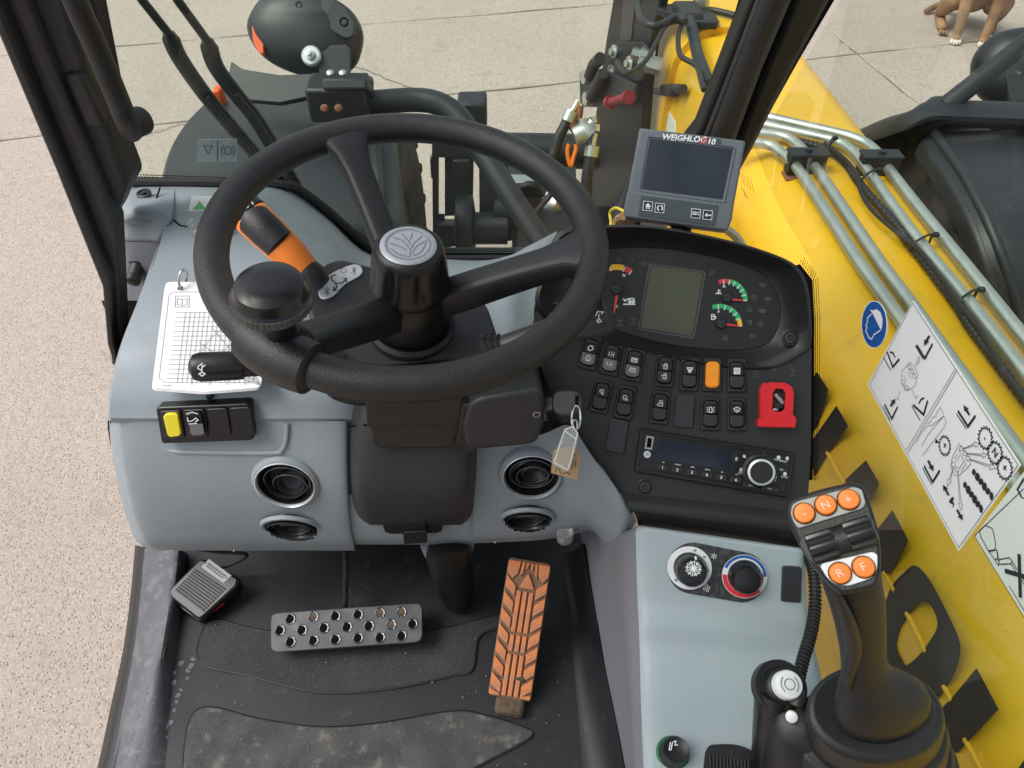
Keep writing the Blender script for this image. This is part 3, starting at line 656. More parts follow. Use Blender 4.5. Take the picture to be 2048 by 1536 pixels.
MB().lathe(Z(288, 388, 1.412), (0, -.1, 1), [(.011, -.001), (.011, .002), (.008, .003), (.007, .001), (.0035, .001), (.0035, .004), (0, .004)], 24).build('fixing_screw', 'cover_dark', da)
kb = MB().lathe(Z(276, 530, 1.304), (-.12, -1, -.35), [(.014, -.006), (.014, .002), (.011, .003), (.010, .02), (.012, .022), (.012, .032), (.007, .034), (0, .034)], 24).build('pull_knob', 'cover_dark', da)
# latch under the column
FLt = Fr(at(828, 1055, y=.562), (0, -1, -.05))
plate('latch_recess', FLt, [(765, 1047), (888, 1040), (884, 1062), (872, 1066), (782, 1068), (770, 1064)], -.01, .001, 'switch_black', da)
plate('latch_tab', FLt, [(804, 1045), (850, 1043), (854, 1086), (808, 1089)], 0, .010, 'black_plastic', da, r=.002, bevel=.002)
plate('latch_lip', FLt, [(807, 1066), (853, 1063), (855, 1084), (809, 1088)], .010, .014, 'black_plastic', da, r=.002, bevel=.0015)
# small clear sensor under the right fascia and screws
MB().lathe(at(1130, 1066, y=.56), (0, -.05, -1), [(.012, -.004), (.012, .012), (.010, .016), (0, .016)], 18).build('clear_sensor', 'clear', da)
for px, py in ((345, 1100), (468, 1101), (990, 1084)):
    MB().ball(at(px, py, y=.566), .002, 8, 6).build('fixing_screw', 'chrome', da)
# ------------------------------------------------------------------ load chart booklet
FB = Fr(on(420, 670, .004), (0, -.26, 1))
bk = thing('load_chart_booklet', 'white load chart booklet hanging on a wire ring on the dash', 'booklet', FB.P(420, 780))
out = [(330, 564), (540, 562), (520, 775), (408, 784), (303, 776)]
for k in range(3): plate('page', FB, [(x + k * .8, y + 2.2 * (2 - k)) for x, y in out], .001 + k * .0012, .002 + k * .0012, 'paper', bk, r=.006)
hB = .0047
fm = [(338, 590), (345, 584), (534, 583), (512, 752), (500, 765), (330, 765), (318, 756), (338, 590)]
strokes('printed_frame', FB, [fm], .0006, 'ink', bk, h=hB)
gl = []
for k in range(15):
    t = k / 14; gl.append([(352 - 18 * t, 625 + 132 * t), (520 - 12 * t, 624 + 132 * t)])
for k in range(17):
    t = k / 16; gl.append([(371 + 150 * t, 624), (354 + 152 * t, 766)])
strokes('printed_grid', FB, gl, .0005, 'ink', bk, h=hB + .0001)
strokes('printed_arcs', FB, [ell(520, 770, 30 + 36 * k, 34 + 34 * k, 12, a0=180, a1=262) for k in range(4)] + [[(520, 770), (520 - 150 * math.cos(R(a)), 770 - 150 * math.sin(R(a)))] for a in (20, 35, 50, 65)], .0006, 'ink', bk, h=hB + .0012)
strokes('printed_book_symbol', FB, [[(351, 592), (379, 592), (378, 614), (350, 614), (351, 592)], [(355, 597), (364, 599), (374, 597), (374, 609), (364, 611), (354, 609), (355, 597)], [(364, 599), (364, 611)]], .0007, 'ink', bk, h=hB)
text('printed_code', 'M 52863', FB, 334, 771, .003, 'ink', bk, h=hB)
MB().tube(cr([FB.P(361, 578, .006), FB.P(358, 566, .014), FB.P(360, 548, .022), FB.P(368, 540, .022), FB.P(374, 548, .014), FB.P(372, 562, .0)], 5), .0016, 8).build('wire_ring', 'steel', bk)
MB().lathe(FB.P(361, 577, .0035), FB.n, [(.0035, 0), (.0035, .0012), (0, .0012)], 14).build('ring_hole', 'ink_black', bk)
MB().lathe(on(421, 790), (0, -1, .3), [(.004, -.01), (.004, .005), (0, .006)], 12).build('rubber_stop', 'rubber', bk)
# ------------------------------------------------------------------ steering column
WC = V((-.1058, .6294, 1.5946)); WNm = V((.0749, -.0873, .9934)).normalized()
def wpt(h): return WC + WNm * h
sc_ = thing('steering_column', 'dark plastic steering column cover with three control levers', 'steering column', at(830, 1050, y=.52))
cv = []
for py, y, l, r_ in [(800, .588, 704, 950), (850, .568, 698, 956), (900, .554, 696, 957), (960, .543, 697, 956), (1005, .541, 702, 952), (1034, .546, 712, 946), (1050, .558, 726, 936)]:
    cv.append([at(l, py, y=y + .05), at(l + 10, py, y=y + .018), at(l + 32, py, y=y + .002), at((l + r_) / 2, py, y=y), at(r_ - 32, py, y=y + .002), at(r_ - 10, py, y=y + .018), at(r_, py, y=y + .05)])
MB().patch(cv, 5, 6, .008, (0, 1, 0)).build('lower_cover', 'cover_dark', sc_)
MB().tube([at(x, y_, y=yy - .001) for x, y_, yy in ((700, 853, .600), (709, 852, .582), (733, 850, .569))], .0012, 6).build('cover_seam', 'frit', sc_)
FCb = Fr(at(830, 850, y=.552), (0, -1, .12))
plate('column_block', FCb, [(733, 806), (925, 800), (923, 845), (906, 892), (890, 897), (765, 899), (745, 890), (738, 850)], -.06, 0, 'black_plastic', sc_, r=.008, bevel=.006)
plate('column_block_upper', FCb, [(730, 795), (928, 790), (926, 848), (734, 856)], -.05, .006, 'black_plastic', sc_, r=.004, bevel=.004)
# ignition housing, a rounded box
FI = Fr(at(1010, 850, y=.538), (.1, -1, .1), (1, .05, .0))
plate('ignition_housing', FI, [(938, 812), (960, 800), (1082, 778), (1090, 800), (1090, 845), (1076, 884), (1060, 892), (948, 902), (930, 893), (926, 850)], -.085, 0, 'cover_dark', sc_, r=.006, bevel=.009, seg=3)
plate('housing_side', FI, [(925, 812), (946, 806), (950, 903), (930, 908), (912, 890)], -.10, -.004, 'black_plastic', sc_, r=.004, bevel=.004)
MB().lathe(FI.P(1073, 828, .0), FI.n, [(.0045, -.002), (.0045, .0012), (.003, .0014), (.0028, -.004), (0, -.004)], 16).build('fixing_screw', 'steel', sc_)
# upper cowl
FC = Fr(wpt(-.136), (.03, -.16, .985))
tp = [(612, 612), (640, 530), (676, 515), (750, 534), (860, 552), (952, 586), (976, 610), (1001, 688), (1000, 712), (975, 722), (830, 730), (668, 728), (640, 700)]
q = rpoly([FC.hit(*p) for p in tp], .012, 4)
c0 = sum((V(p) for p in q), V((0, 0))) / len(q)
MB().loft([[FC.w(c0 + (V(p) - c0) * .93 + V((0, .01)), -.075) for p in q], [FC.w(c0 + (V(p) - c0) * 1.0, -.045) for p in q], [FC.w(p, -.006) for p in q], [FC.w(c0 + (V(p) - c0) * .985, 0) for p in q]]).build('upper_cowl', 'cover_dark', sc_, angle=30, bevel=.003)
lo_ = [(640, 780), (650, 745), (985, 735), (992, 770), (980, 788), (930, 808), (705, 816), (660, 802)]
FD = Fr(at(820, 780, y=.572), (0, -1, .2))
plate('under_cowl', FD, lo_, -.06, 0, 'black_plastic', sc_, r=.012, bevel=.006)
MB().lathe(wpt(-.136), WNm, [(.050, -.004), (.050, .004), (.046, .0085), (.041, .006), (.040, -.01)], 40, caps=False).build('collar_ring', 'rubber', sc_)
# oval plate with the direction symbols
FS = Fr(FC.P(680, 562, .001), FC.n)
pl = [(636, 583), (640, 572), (660, 548), (700, 530), (718, 530), (725, 541), (718, 552), (690, 568), (668, 590), (650, 597), (640, 594)]
op = plate('direction_plate', FC, [tuple(p) for p in cr([V(p) for p in pl], 4, True)], .0, .0022, 'white_plastic', sc_, bevel=.0008)
strokes('direction_symbol', FC, [[(664, 560), (662, 552), (672, 549)], [(664, 560), (671, 566), (684, 566), (692, 558)], [(686, 556), (693, 557), (692, 564)], [(671, 566), (674, 574), (668, 580)], [(668, 573), (667, 581), (675, 580)]], .0016, 'ink_black', op, h=.0026)
strokes('wheel_symbol', FC, [[(703, 535), (712, 545)], [(712, 536), (702, 546)], [(708, 532), (708, 549)], [(649, 577), (659, 588)], [(660, 577), (649, 588)], [(654, 574), (654, 592)], ell(687, 541, 6, 4, 10) + [ell(687, 541, 6, 4, 10)[0]]], .0008, 'ink', op, h=.0026)
def elev(path, rs, name, m, parent, seg=18, flat=1.0, up=None): return MB().tube(path, rs, seg, flat=flat, up=up).build(name, m, parent)
# forward and reverse lever: orange grip with black cover
p0, p1 = D(622, 548, .875), D(480, 412, .87)
def lv(t): return p0.lerp(p1, t)
upv = (CAM - lv(.5)).normalized()
lev = elev([lv(.02), lv(.1), lv(.25), lv(.45), lv(.7), lv(.84), lv(.86)], [.014, .0165, .0195, .0215, .0225, .0225, .021], 'direction_lever', 'orange', sc_, 24, .8, upv)
tag(lev, label='orange forward and reverse lever with black cover and printed arrows')
elev([lv(.40) + upv * .004, lv(.44) + upv * .0052, lv(.60) + upv * .005, lv(.80) + upv * .0046, lv(.82) + upv * .003], [.012, .0195, .0205, .0206, .0195], 'lever_cover', 'soft_black', lev, 24, .8, upv)
elev([lv(.855), lv(.87), lv(.96), lv(1.02), lv(1.05)], [.020, .0228, .022, .019, .012], 'lever_tip', 'soft_black', lev, 24, .8, upv)
FT = Fr(lv(.94) + upv * .0181, upv + (p1 - p0).normalized() * .1, (1, 0, 0))
strokes('arrow_symbol', FT, [[(481, 428), (486, 418), (494, 415), (490, 424), (481, 428)], [(494, 405), (502, 402), (507, 409)], [(488, 423), (497, 412)]], .0016, 'white_print', lev, h=.0008)
elev([lv(-.16), lv(-.05), lv(.05)], [.012, .0165, .0155], 'lever_gaiter', 'rubber', lev, 20)
# horn and light stalk on the left
q0, q1 = D(690, 722, .84), D(378, 735, .80)
ql = lambda t: q0.lerp(q1, t)
hs_ = elev([ql(0), ql(.35), ql(.55), ql(.66), ql(.662), ql(.70), ql(.93), ql(.975), ql(1.0)], [.0105, .0115, .0125, .013, .0152, .0158, .016, .0135, .006], 'horn_stalk', 'black_plastic', sc_, 24)
un = (CAM - ql(.85)).normalized(); FH = Fr(ql(.85) + un * .0162, un, (1, 0, 0))
strokes('horn_symbol', FH, [[(396, 733), (404, 727), (404, 741), (396, 737), (396, 733)], [(405, 734), (411, 730)], [(398, 748), (404, 744), (410, 748), (404, 752), (398, 748)]], .0014, 'white_print', hs_, h=.0004)
strokes('position_mark', FH, [[(457, 735), (470, 735)]], .0014, 'white_print', hs_, h=.0004)
text('position_number', '0', FH, 487, 736, .006, 'white_print', hs_, h=-.0008)
# wiper stalk on the right
r0, r1 = D(985, 700, .80), D(1218, 628, .775)
rl = lambda t: r0.lerp(r1, t)
wsx = elev([rl(.05), rl(.14), rl(.3), rl(.5), rl(.62), rl(.70), rl(.93), rl(.98), rl(1)], [.012, .0125, .0135, .0145, .015, .0165, .0205, .020, .016], 'wiper_stalk', 'stalk_black', sc_, 24)
un = (CAM - rl(.5)).normalized(); FWs = Fr(rl(.55) + un * .016, un, r1 - r0)
strokes('wiper_symbol', FWs, [[(1094, 647), (1097, 640), (1107, 638), (1104, 646)], [(1099, 643), (1104, 650)], ell(1089, 647, 2.5, 3.5, 8) + [ell(1089, 647, 2.5, 3.5, 8)[0]]], .001, 'white_print', wsx, h=-.0005)
FWt = Fr(rl(.88) + un * .0206, un, r1 - r0)
strokes('washer_symbol', FWt, [[(1191, 632), (1195, 623), (1206, 624), (1202, 632)], [(1198, 628), (1197, 640)], [(1194, 641), (1199, 638), (1202, 643), (1197, 645), (1194, 641)]], .0013, 'white_print', wsx, h=.0005)
for k in range(3): elev([rl(-.06 + .05 * k), rl(-.03 + .05 * k), rl(-.01 + .05 * k)], [.019 - .002 * k, .0175 - .002 * k, .019 - .002 * k], 'stalk_gaiter', 'rubber', wsx, 20)
# ------------------------------------------------------------------ steering wheel
wh = thing('steering_wheel', 'black three-spoke steering wheel with a spinner knob', 'steering wheel', wpt(-.13))
wx = (V((1, 0, 0)) - WNm * WNm.x).normalized(); wy = WNm.cross(wx)
def wp(ang, r_, h=0): return WC + (wx * math.cos(R(ang)) + wy * math.sin(R(ang))) * r_ + WNm * h
RW = .1901; RT = .0165
MB().tube([wp(360 * k / 96, RW) for k in range(96)], RT, 20, loop=True, up=WNm).build('rim', 'rim_black', wh)
def spoke(ang, wd):
    rings = []
    for r_, h, wf, th, hh in [(.03, -.088, 1.0, .017, 0), (.07, -.065, .97, .0165, 0), (.11, -.042, .95, .015, 0), (.145, -.022, 1.0, .0135, 0), (.163, -.011, 1.2, .0135, 0), (.176, -.004, 1.6, .0130, 0), (.188, .001, 2.3, .0115, 0)]:
        c = wp(ang, r_, h); t = (wx * -math.sin(R(ang)) + wy * math.cos(R(ang))); w_ = wd * wf
        nn = (WNm - (wp(ang, 1) - WC) * .5).normalized()
        sec = [(-.85, -1), (.85, -1), (1, .3), (.95, .72), (.68, .98), (.3, 1.02), (-.3, 1.02), (-.68, .98), (-.95, .72), (-1, .3)]
        rings.append([c + t * (w_ * a) + nn * (th * b) for a, b in sec])
    MB().loft(rings).build('spoke', 'soft_black', wh, angle=38, bevel=.002)
spoke(118, .0165); spoke(-2, .0175); spoke(238, .0175)
hub = MB().lathe(wpt(-.135), WNm, [(.040, .0), (.0405, .02), (.041, .04), (.0405, .058), (.0395, .0605), (.0395, .0615), (.041, .063), (.041, .065), (.04, .0655)], 48).build('hub', 'black_plastic', wh)
def flute(k, r_, h):
    a = (k % 8) / 8; d_ = abs(a - .5) * 2
    return (-.13 * max(0, 1 - (d_ * 2.6) ** 2) if .012 < h < .05 and r_ > .028 else 0)
cap = MB().lathe(wpt(-.070), WNm, [(.0415, 0), (.0425, .003), (.0425, .010), (.0418, .016), (.0405, .03), (.0385, .045), (.0365, .054), (.033, .058), (.0305, .059), (.0300, .0575), (0, .0575)], 64, amp=flute).build('hub_cap', 'black_plastic', wh, angle=60)
bd = MB().lathe(wpt(-.0120), WNm, [(.0295, -.002), (.0295, .0005), (.0285, .0015), (.0240, .0022), (.0235, .0016), (0, .0018)], 48).build('badge', 'badge', wh)
FBd = Fr(wpt(-.0100), WNm, wx)
lf = [[(-.016, .009), (-.006, .0045), (.0, -.004), (.003, -.008)], [(-.008, .016), (-.001, .006), (.003, -.002)], [(.003, .017), (.001, .006)], [(.013, .014), (.006, .002), (.004, -.006)], [(-.019, .0), (-.008, -.004), (.0, -.010)], [(-.017, -.008), (-.008, -.016), (.002, -.0185)], [(.018, .004), (.014, -.010), (.006, -.017)], [(.019, .008), (.009, -.002), (.005, -.014)], [(.003, -.008), (.003, -.019)]]
strokes('leaf_emblem', FBd, [[tuple(p) for p in cr([V(p) for p in L], 4)] for L in lf] + [[(.0225 * math.cos(R(a)), .0225 * math.sin(R(a))) for a in range(0, 361, 15)]], .0008, 'ink', bd, h=.0003, local=True)
# spinner knob clamped on the rim
ka = 239
kn = MB().lathe(wp(ka, .183, .054), WNm, [(.014, -.06), (.0135, -.04), (.0135, -.022), (.0155, -.010), (.020, -.001), (.0285, .004), (.0315, .008), (.0318, .015), (.0305, .0165), (.0300, .0175), (.0292, .021), (.027, .0255), (.021, .0290), (.012, .0305), (0, .031)], 72,
               amp=lambda k, r_, h: .012 * (k % 2) if r_ > .0313 else 0).build('spinner_knob', 'gloss_black', wh, angle=30)
MB().lathe(wp(ka, .183, .054), WNm, [(.0315, .0055), (.0328, .0065), (.0328, .0140), (.0315, .0150)], 90, caps=False, amp=lambda k, r_, h: .014 * (k % 2)).build('knurled_band', 'mat_dusty', kn, flat=True)
MB().lathe(wp(ka, .183, .054), WNm, [(.0142, -.037), (.0146, -.036), (.0142, -.035)], 32, caps=False).build('stem_joint', 'dim_print', kn)
t_ = (wp(ka + 2, RW) - wp(ka - 2, RW)).normalized()
cl = MB()
cl.tube([wp(ka + a, RW) for a in (-11, -10, -5, 0, 5, 10, 11)], [.018, .0235, .025, .0255, .025, .0235, .018], 20, up=WNm)
cl.build('rim_clamp', 'soft_black', wh)
MB().lathe(wp(ka, .180, -.006), WNm, [(.026, 0), (.0245, .010), (.019, .020), (.015, .026), (.0145, .03)], 28).build('clamp_boss', 'soft_black', wh)
for s_ in (-1, 1):
    MB().tube([wp(ka + s_ * 5, RW + .012, -.022), wp(ka + s_ * 5, RW - .024, -.010)], [.009, .010], 14).build('clamp_ear', 'soft_black', wh)
# ------------------------------------------------------------------ ignition key with its tags
ky = thing('ignition_key', 'black-headed ignition key with ring and clear tag hanging from it', 'key', D(1135, 930, .82))
FK = Fr(D(1130, 806, .835), (-.15, -.55, .8), (1, .1, .1))
plate('key_head', FK, [tuple(p) for p in cr([V(p) for p in [(1103, 806), (1108, 786), (1130, 780), (1154, 782), (1164, 800), (1160, 822), (1140, 831), (1112, 826)]], 4, True)], -.004, .004, 'key_black', ky, bevel=.002)
plate('key_slot', FK, [(1150, 790), (1158, 792), (1156, 812), (1150, 812)], .004, .0046, 'frit', ky)
plate('key_shank', FK, [(1086, 795), (1104, 793), (1106, 820), (1087, 822)], -.004, .003, 'key_black', ky, bevel=.001)
MB().tube([D(1155 + 9 * math.sin(R(a)) - 3, 835 + 24 * math.cos(R(a)), .825 + .004 * math.sin(R(a))) for a in range(0, 360, 20)], .0013, 8, loop=True).build('split_ring', 'chrome', ky)
MB().tube(cr([D(1146, 862, .823), D(1144, 846, .823), D(1152, 840, .823), D(1155, 852, .823), D(1150, 866, .823)], 4), .001, 6).build('tag_loop', 'steel', ky)
FG = Fr(D(1135, 895, .82), (-.1, -.6, .75), (1, .1, 0))
tg = plate('clear_tag', FG, [(1128, 858), (1146, 851), (1157, 866), (1157, 880), (1138, 942), (1130, 944), (1105, 928), (1106, 918)], -.003, .002, 'clear', ky, r=.002, bevel=.001)
strokes('tag_edge', FG, [[(1130, 859), (1146, 853), (1155, 867), (1136, 940), (1108, 925), (1130, 859)], [(1130, 862), (1152, 878)]], .001, 'white_print', tg, h=.0024)
ct = thing('cardboard_tag', 'brown cardboard tag with handwriting behind the clear key tag', 'tag', D(1130, 950, .85))
FQ = Fr(D(1130, 920, .845), (-.1, -.75, .65), (1, .05, 0))
plate('card', FQ, [(1150, 892), (1162, 915), (1154, 960), (1102, 946), (1106, 900)], -.0006, .0006, 'card', ct)
strokes('handwriting', FQ, [[(1143, 938), (1147, 922), (1150, 936), (1152, 920)], [(1145, 914), (1152, 908)], [(1110, 944), (1116, 932), (1122, 948)], [(1126, 948), (1134, 944), (1140, 950)]], .0008, 'ink_black', ct, h=.001)
# ------------------------------------------------------------------ pedals
bp = thing('brake_pedal', 'wide steel brake pedal plate with raised round holes', 'pedal', at(690, 1295, z=.93))
FP = Fr(at(692, 1255, z=.95), (0, -.35, .94), (1, .055, 0))
plate('pedal_plate', FP, [(541, 1226), (845, 1205), (845, 1284), (541, 1306)], -.004, 0, 'steel_dark', bp, r=.012, bevel=.0015)
plate('pedal_skirt', FP, [(541, 1226), (845, 1205), (845, 1284), (541, 1306)], -.018, -.0042, 'steel_dark', bp, r=.013, bevel=.003)
hl = [(581, 1238), (627, 1233), (671, 1232), (716, 1229), (760, 1226), (803, 1224), (560, 1261), (604, 1260), (648, 1256), (694, 1254), (738, 1252), (782, 1249), (825, 1248), (581, 1284), (627, 1281), (671, 1279), (716, 1276), (760, 1275), (803, 1272)]
for i, (x, y) in enumerate(hl):
    c = FP.P(x, y)
    h_ = MB().lathe(c, FP.n, [(.0090, -.001), (.0080, .002), (.0072, .0028), (.0062, .0022), (.0058, -.001)], 20, caps=False).build('raised_hole', 'chrome', bp)
    MB().lathe(c, FP.n, [(.0060, -.001), (.0060, .0012), (0, .0012)], 18).build('hole_fill', 'mud' if i in (1, 4, 5, 11) else 'frit', h_)
ac = thing('accelerator_pedal', 'long orange rubber accelerator pedal with tread pattern', 'pedal', at(1020, 1400, z=.91))
FA = Fr(at(1040, 1260, z=.985), (.03, -.62, .78), (1, .0, 0))
ap = [(1018, 1116), (1103, 1130), (1062, 1405), (976, 1390)]
base = plate('pedal_base', FA, ap, -.012, .0, 'pedal_dirt', ac, r=.006, bevel=.002)
UV = lambda u, v: (1018 + 85 * u - 42 * v + .5 * u * v, 1116 + 14 * u + 274 * v + 1 * u * v)
def tread(uvs): plate('tread_bar', FA, [UV(*p) for p in uvs], -.001, .004, 'pedal_orange', ac, r=.0012, bevel=.0008, n=2)
for k in range(3):
    u0 = .30 + .145 * k
    tread([(u0, .22), (u0 + .10, .22), (u0 + .10, .52), (u0, .52)]); tread([(u0, .54), (u0 + .10, .54), (u0 + .10, .66), (u0, .66)]); tread([(u0, .68), (u0 + .10, .68), (u0 + .10, .985), (u0, .985)])
tread([(.33, .20), (.69, .20), (.51, .085)])
tread([(.02, .012), (.30, .012), (.26, .10), (.14, .145), (.02, .09)]); tread([(.98, .012), (.72, .012), (.74, .10), (.86, .145), (.98, .09)])
tread([(.33, .012), (.40, .012), (.38, .09), (.31, .12)]); tread([(.43, .012), (.50, .012), (.46, .06), (.42, .07)]); tread([(.53, .012), (.60, .012), (.60, .07), (.55, .06)]); tread([(.63, .012), (.69, .012), (.71, .12), (.65, .09)])
for k in range(7):
    v0 = .12 + .118 * k
    tread([(.02, v0), (.26, v0 + .07), (.26, v0 + .145), (.02, v0 + .085)]); tread([(.98, v0 + .01), (.74, v0 + .075), (.74, v0 + .155), (.98, v0 + .095)])
tread([(.02, .95), (.26, .975), (.26, .99), (.02, .99)]); tread([(.98, .955), (.74, .975), (.74, .99), (.98, .99)])
MB().box(at(1020, 1412, z=.912), .022, .014, .011, (V((.98, -.15, 0)), V((.15, .98, 0)), V((0, 0, 1)))).build('hinge_block', 'mud', ac, bevel=.006)
MB().box(at(1030, 1300, z=.935), .024, .05, .012, (V((.98, -.15, 0)), V((.15, .98, 0)), V((0, 0, 1)))).build('pedal_bracket', 'mud', ac, bevel=.006)
# steering shaft boot
bt = thing('steering_shaft', 'black rubber steering shaft boot rising from the floor', 'shaft', at(910, 1190, z=.9))
MB().tube([at(915, 1195, z=.92), at(906, 1150, z=1.0), at(898, 1112, z=1.07), at(895, 1085, y=.62)], [.026, .033, .034, .036], 20).build('shaft_boot', 'black_plastic', bt)
MB().tube([at(896, 1096, y=.61), at(895, 1078, y=.6)], [.038, .042], 20).build('boot_collar', 'dash_shaded', bt)
# foot switch
fs = thing('foot_switch', 'ribbed black foot switch with a printed silver label on the floor', 'foot switch', at(400, 1220, z=.9))
FFs = Fr(at(405, 1165, z=.945), (-.10, -.28, .95), (.82, .57, 0))
body = [(402, 1115), (478, 1156), (474, 1172), (398, 1242), (340, 1196), (334, 1182)]
plate('switch_base', FFs, [(400, 1128), (480, 1166), (474, 1180), (398, 1246), (342, 1206), (336, 1192)], -.035, -.016, 'black_plastic', fs, r=.006, bevel=.003)
plate('foot_plate', FFs, body, -.014, 0, 'black_plastic', fs, r=.008, bevel=.004)
for k in range(10):
    t = .28 + .062 * k
    a, b = V((404, 1117)).lerp(V((338, 1188)), t), V((474, 1160)).lerp(V((400, 1236)), t)
    MB().tube([FFs.P(*a.lerp(b, .05), .0005), FFs.P(*a.lerp(b, .95), .0005)], .0016, 8).build('rib', 'soft_black', fs)
lbs = plate('silver_label', FFs, [(418, 1118), (463, 1151), (447, 1166), (402, 1134)], 0, .0008, 'label_silver', fs)
strokes('label_print', FFs, [[(410 + 5 * k, 1132 + 3.6 * k - 4), (414 + 5 * k, 1128 + 3.6 * k - 4 + 2)] for k in range(9)] + [[(416, 1126), (452, 1153)], [(412, 1131), (446, 1157)]], .0013, 'ink_black', lbs, h=.0011)
MB().box(FFs.P(434, 1214, -.016), .012, .003, .002, (FFs.a, FFs.b, FFs.n)).build('red_mark', 'red', fs)
MB().tube(cr([at(430, 1140, z=.93), at(478, 1122, z=.95), at(492, 1108, z=.98), at(440, 1104, z=1.0), at(395, 1098, z=1.03)], 6), .003, 8).build('cable', 'hose', fs)
# ------------------------------------------------------------------ instrument panel
cy, sy = math.cos(R(12)), math.sin(R(12)); ct_, st_ = math.cos(R(45)), math.sin(R(45))
pa = V((cy, -sy, 0)); pb = V((sy * ct_, cy * ct_, st_))
PF = Fr(D(1350, 750, .90), pa.cross(pb), pa)
ip = thing('instrument_panel', 'black instrument panel with gauges and rows of rocker switches', 'instrument panel', PF.P(1350, 1030, -.05))
face = [(1072, 620), (1062, 660), (1086, 748), (1120, 822), (1166, 884), (1230, 968), (1272, 1022), (1440, 1040), (1612, 1066), (1622, 900), (1623, 694), (1600, 711), (1540, 736), (1440, 733), (1330, 710), (1230, 688), (1130, 670)]
plate('panel_face', PF, face, -.03, -.0, 'panel_black', ip, r=.002, bevel=.002)
# cut edge along the lower left of the panel
MB().loft([[PF.P(x, y, .0) for x, y in face[1:7]], [PF.P(x - 14, y + 6, -.006) for x, y in face[1:7]], [PF.P(x - 26, y + 16, -.04) for x, y in face[1:7]]], closed=False).build('side_roll', 'black_plastic', ip)
# rolled lower lip
lip = []
for t in range(6):
    x = 1244 + (1606 - 1244) * t / 5
    lip.append([PF.P(x - 4, 985 + 40 * t / 5, .001), PF.P(x + 10, 1006 + 44 * t / 5, .008), PF.P(x + 24, 1026 + 48 * t / 5, .008), PF.P(x + 31, 1044 + 50 * t / 5, -.004), PF.P(x + 32, 1062 + 50 * t / 5, -.02), PF.P(x + 32, 1075 + 50 * t / 5, -.05)])
MB().patch(lip, 4, 4).build('lower_lip', 'black_plastic', ip)
hood_o = [(1070, 612), (1082, 548), (1106, 474), (1135, 456), (1175, 450), (1300, 449), (1450, 477), (1560, 511), (1606, 542), (1623, 600), (1624, 690), (1600, 712), (1540, 738), (1440, 735), (1330, 712), (1230, 690), (1130, 672)]
hood_i = [(1142, 592), (1146, 556), (1165, 520), (1200, 502), (1260, 496), (1350, 500), (1450, 520), (1520, 546), (1550, 580), (1561, 620), (1555, 655), (1537, 684), (1500, 697), (1440, 699), (1350, 690), (1270, 671), (1200, 648), (1160, 628)]
def hh(p):   # the visor stands proud along the top, the lower edge stays on the face
    return .024 if p[1] < 560 or p[1] < 640 and p[0] > 1600 or p[0] < 1090 else (.004 if p[1] > 640 else .012)
A = resamp(cr([V(p).to_3d() + V((0, 0, 1000 * hh(p))) for p in hood_o], 4, True), 96); I = resamp(cr([V(p).to_3d() for p in hood_i], 4, True), 96)
s_ = min(range(96), key=lambda j: sum((I[(i + j) % 96].xy - A[i].xy).length for i in range(0, 96, 6))); I = I[s_:] + I[:s_]
def ringp(f): return [f(a, i) for a, i in zip(A, I)]
hd = [ringp(lambda a, i: PF.P(a.x, a.y, a.z / 1000) - PF.n * .06), ringp(lambda a, i: PF.P(a.x, a.y, a.z / 1000) - PF.n * .006),
      ringp(lambda a, i: PF.P(a.x * .96 + i.x * .04, a.y * .96 + i.y * .04, a.z / 1000)), ringp(lambda a, i: PF.P(a.x * .86 + i.x * .14, a.y * .86 + i.y * .14, a.z / 1000 + .001)),
      ringp(lambda a, i: PF.P(a.x * .55 + i.x * .45, a.y * .55 + i.y * .45, a.z / 1000 * .35 - .004)), ringp(lambda a, i: PF.P(a.x * .2 + i.x * .8, a.y * .2 + i.y * .8, -.014)),
      ringp(lambda a, i: PF.P(i.x, i.y, -.018))]
MB().loft(hd, cap0=False, cap1=False).build('visor', 'panel_black', ip, angle=60)
HC = -.0165
cl = plate('gauge_cluster', PF, [tuple(p) for p in cr([V(p) for p in hood_i], 4, True)], -.03, HC, 'decal_cluster' if 'decal_cluster' in M else 'panel_black', ip)
lcd = [(1303, 531), (1406, 546), (1384, 672), (1281, 655)]
plate('display_frame', PF, [(1298, 526), (1412, 543), (1388, 678), (1276, 659)], HC, HC + .001, 'dim_print', cl, r=.004)
plate('display_back', PF, [(1301, 528), (1409, 545), (1386, 675), (1278, 657)], HC, HC + .0014, 'panel_black', cl, r=.004)
plate('display', PF, lcd, HC, HC + .0018, 'lcd', cl, r=.003)
def arc(name, cx, cy_, r_, a0, a1, m, wd=.0052):
    k = ell(cx, cy_, r_, r_, 12, a0=a0, a1=a1); strokes(name, PF, [k], wd, m, cl, h=HC + .0008)
arc('red_zone', 1452, 601, 39, -112, -81, 'red'); arc('green_zone', 1452, 601, 39, -79, 0, 'green')
arc('green_zone', 1440, 652, 40, -112, -22, 'green'); arc('amber_zone', 1440, 652, 40, -20, 2, 'amber')
arc('amber_zone', 1233, 581, 47, -102, -72, 'amber', .007); arc('red_zone', 1233, 581, 47, -68, -53, 'red', .007)
arc('amber_zone', 1233, 581, 47, -170, -106, 'amber', .007)
tk = []
for cx, cy_, r_, angs in ((1452, 601, 39, (-97, -80, -64, -48, -32, -16, 0)), (1440, 652, 40, (-95, -75, -55, -38, -21, 0)), (1233, 581, 47, (-70, -52, -104))):
    for a in angs: tk.append([(cx + (r_ - 7) * math.cos(R(a)), cy_ + (r_ - 7) * math.sin(R(a))), (cx + (r_ + 3) * math.cos(R(a)), cy_ + (r_ + 3) * math.sin(R(a)))])
strokes('scale_marks', PF, tk, .0012, 'white_print', cl, h=HC + .0013)
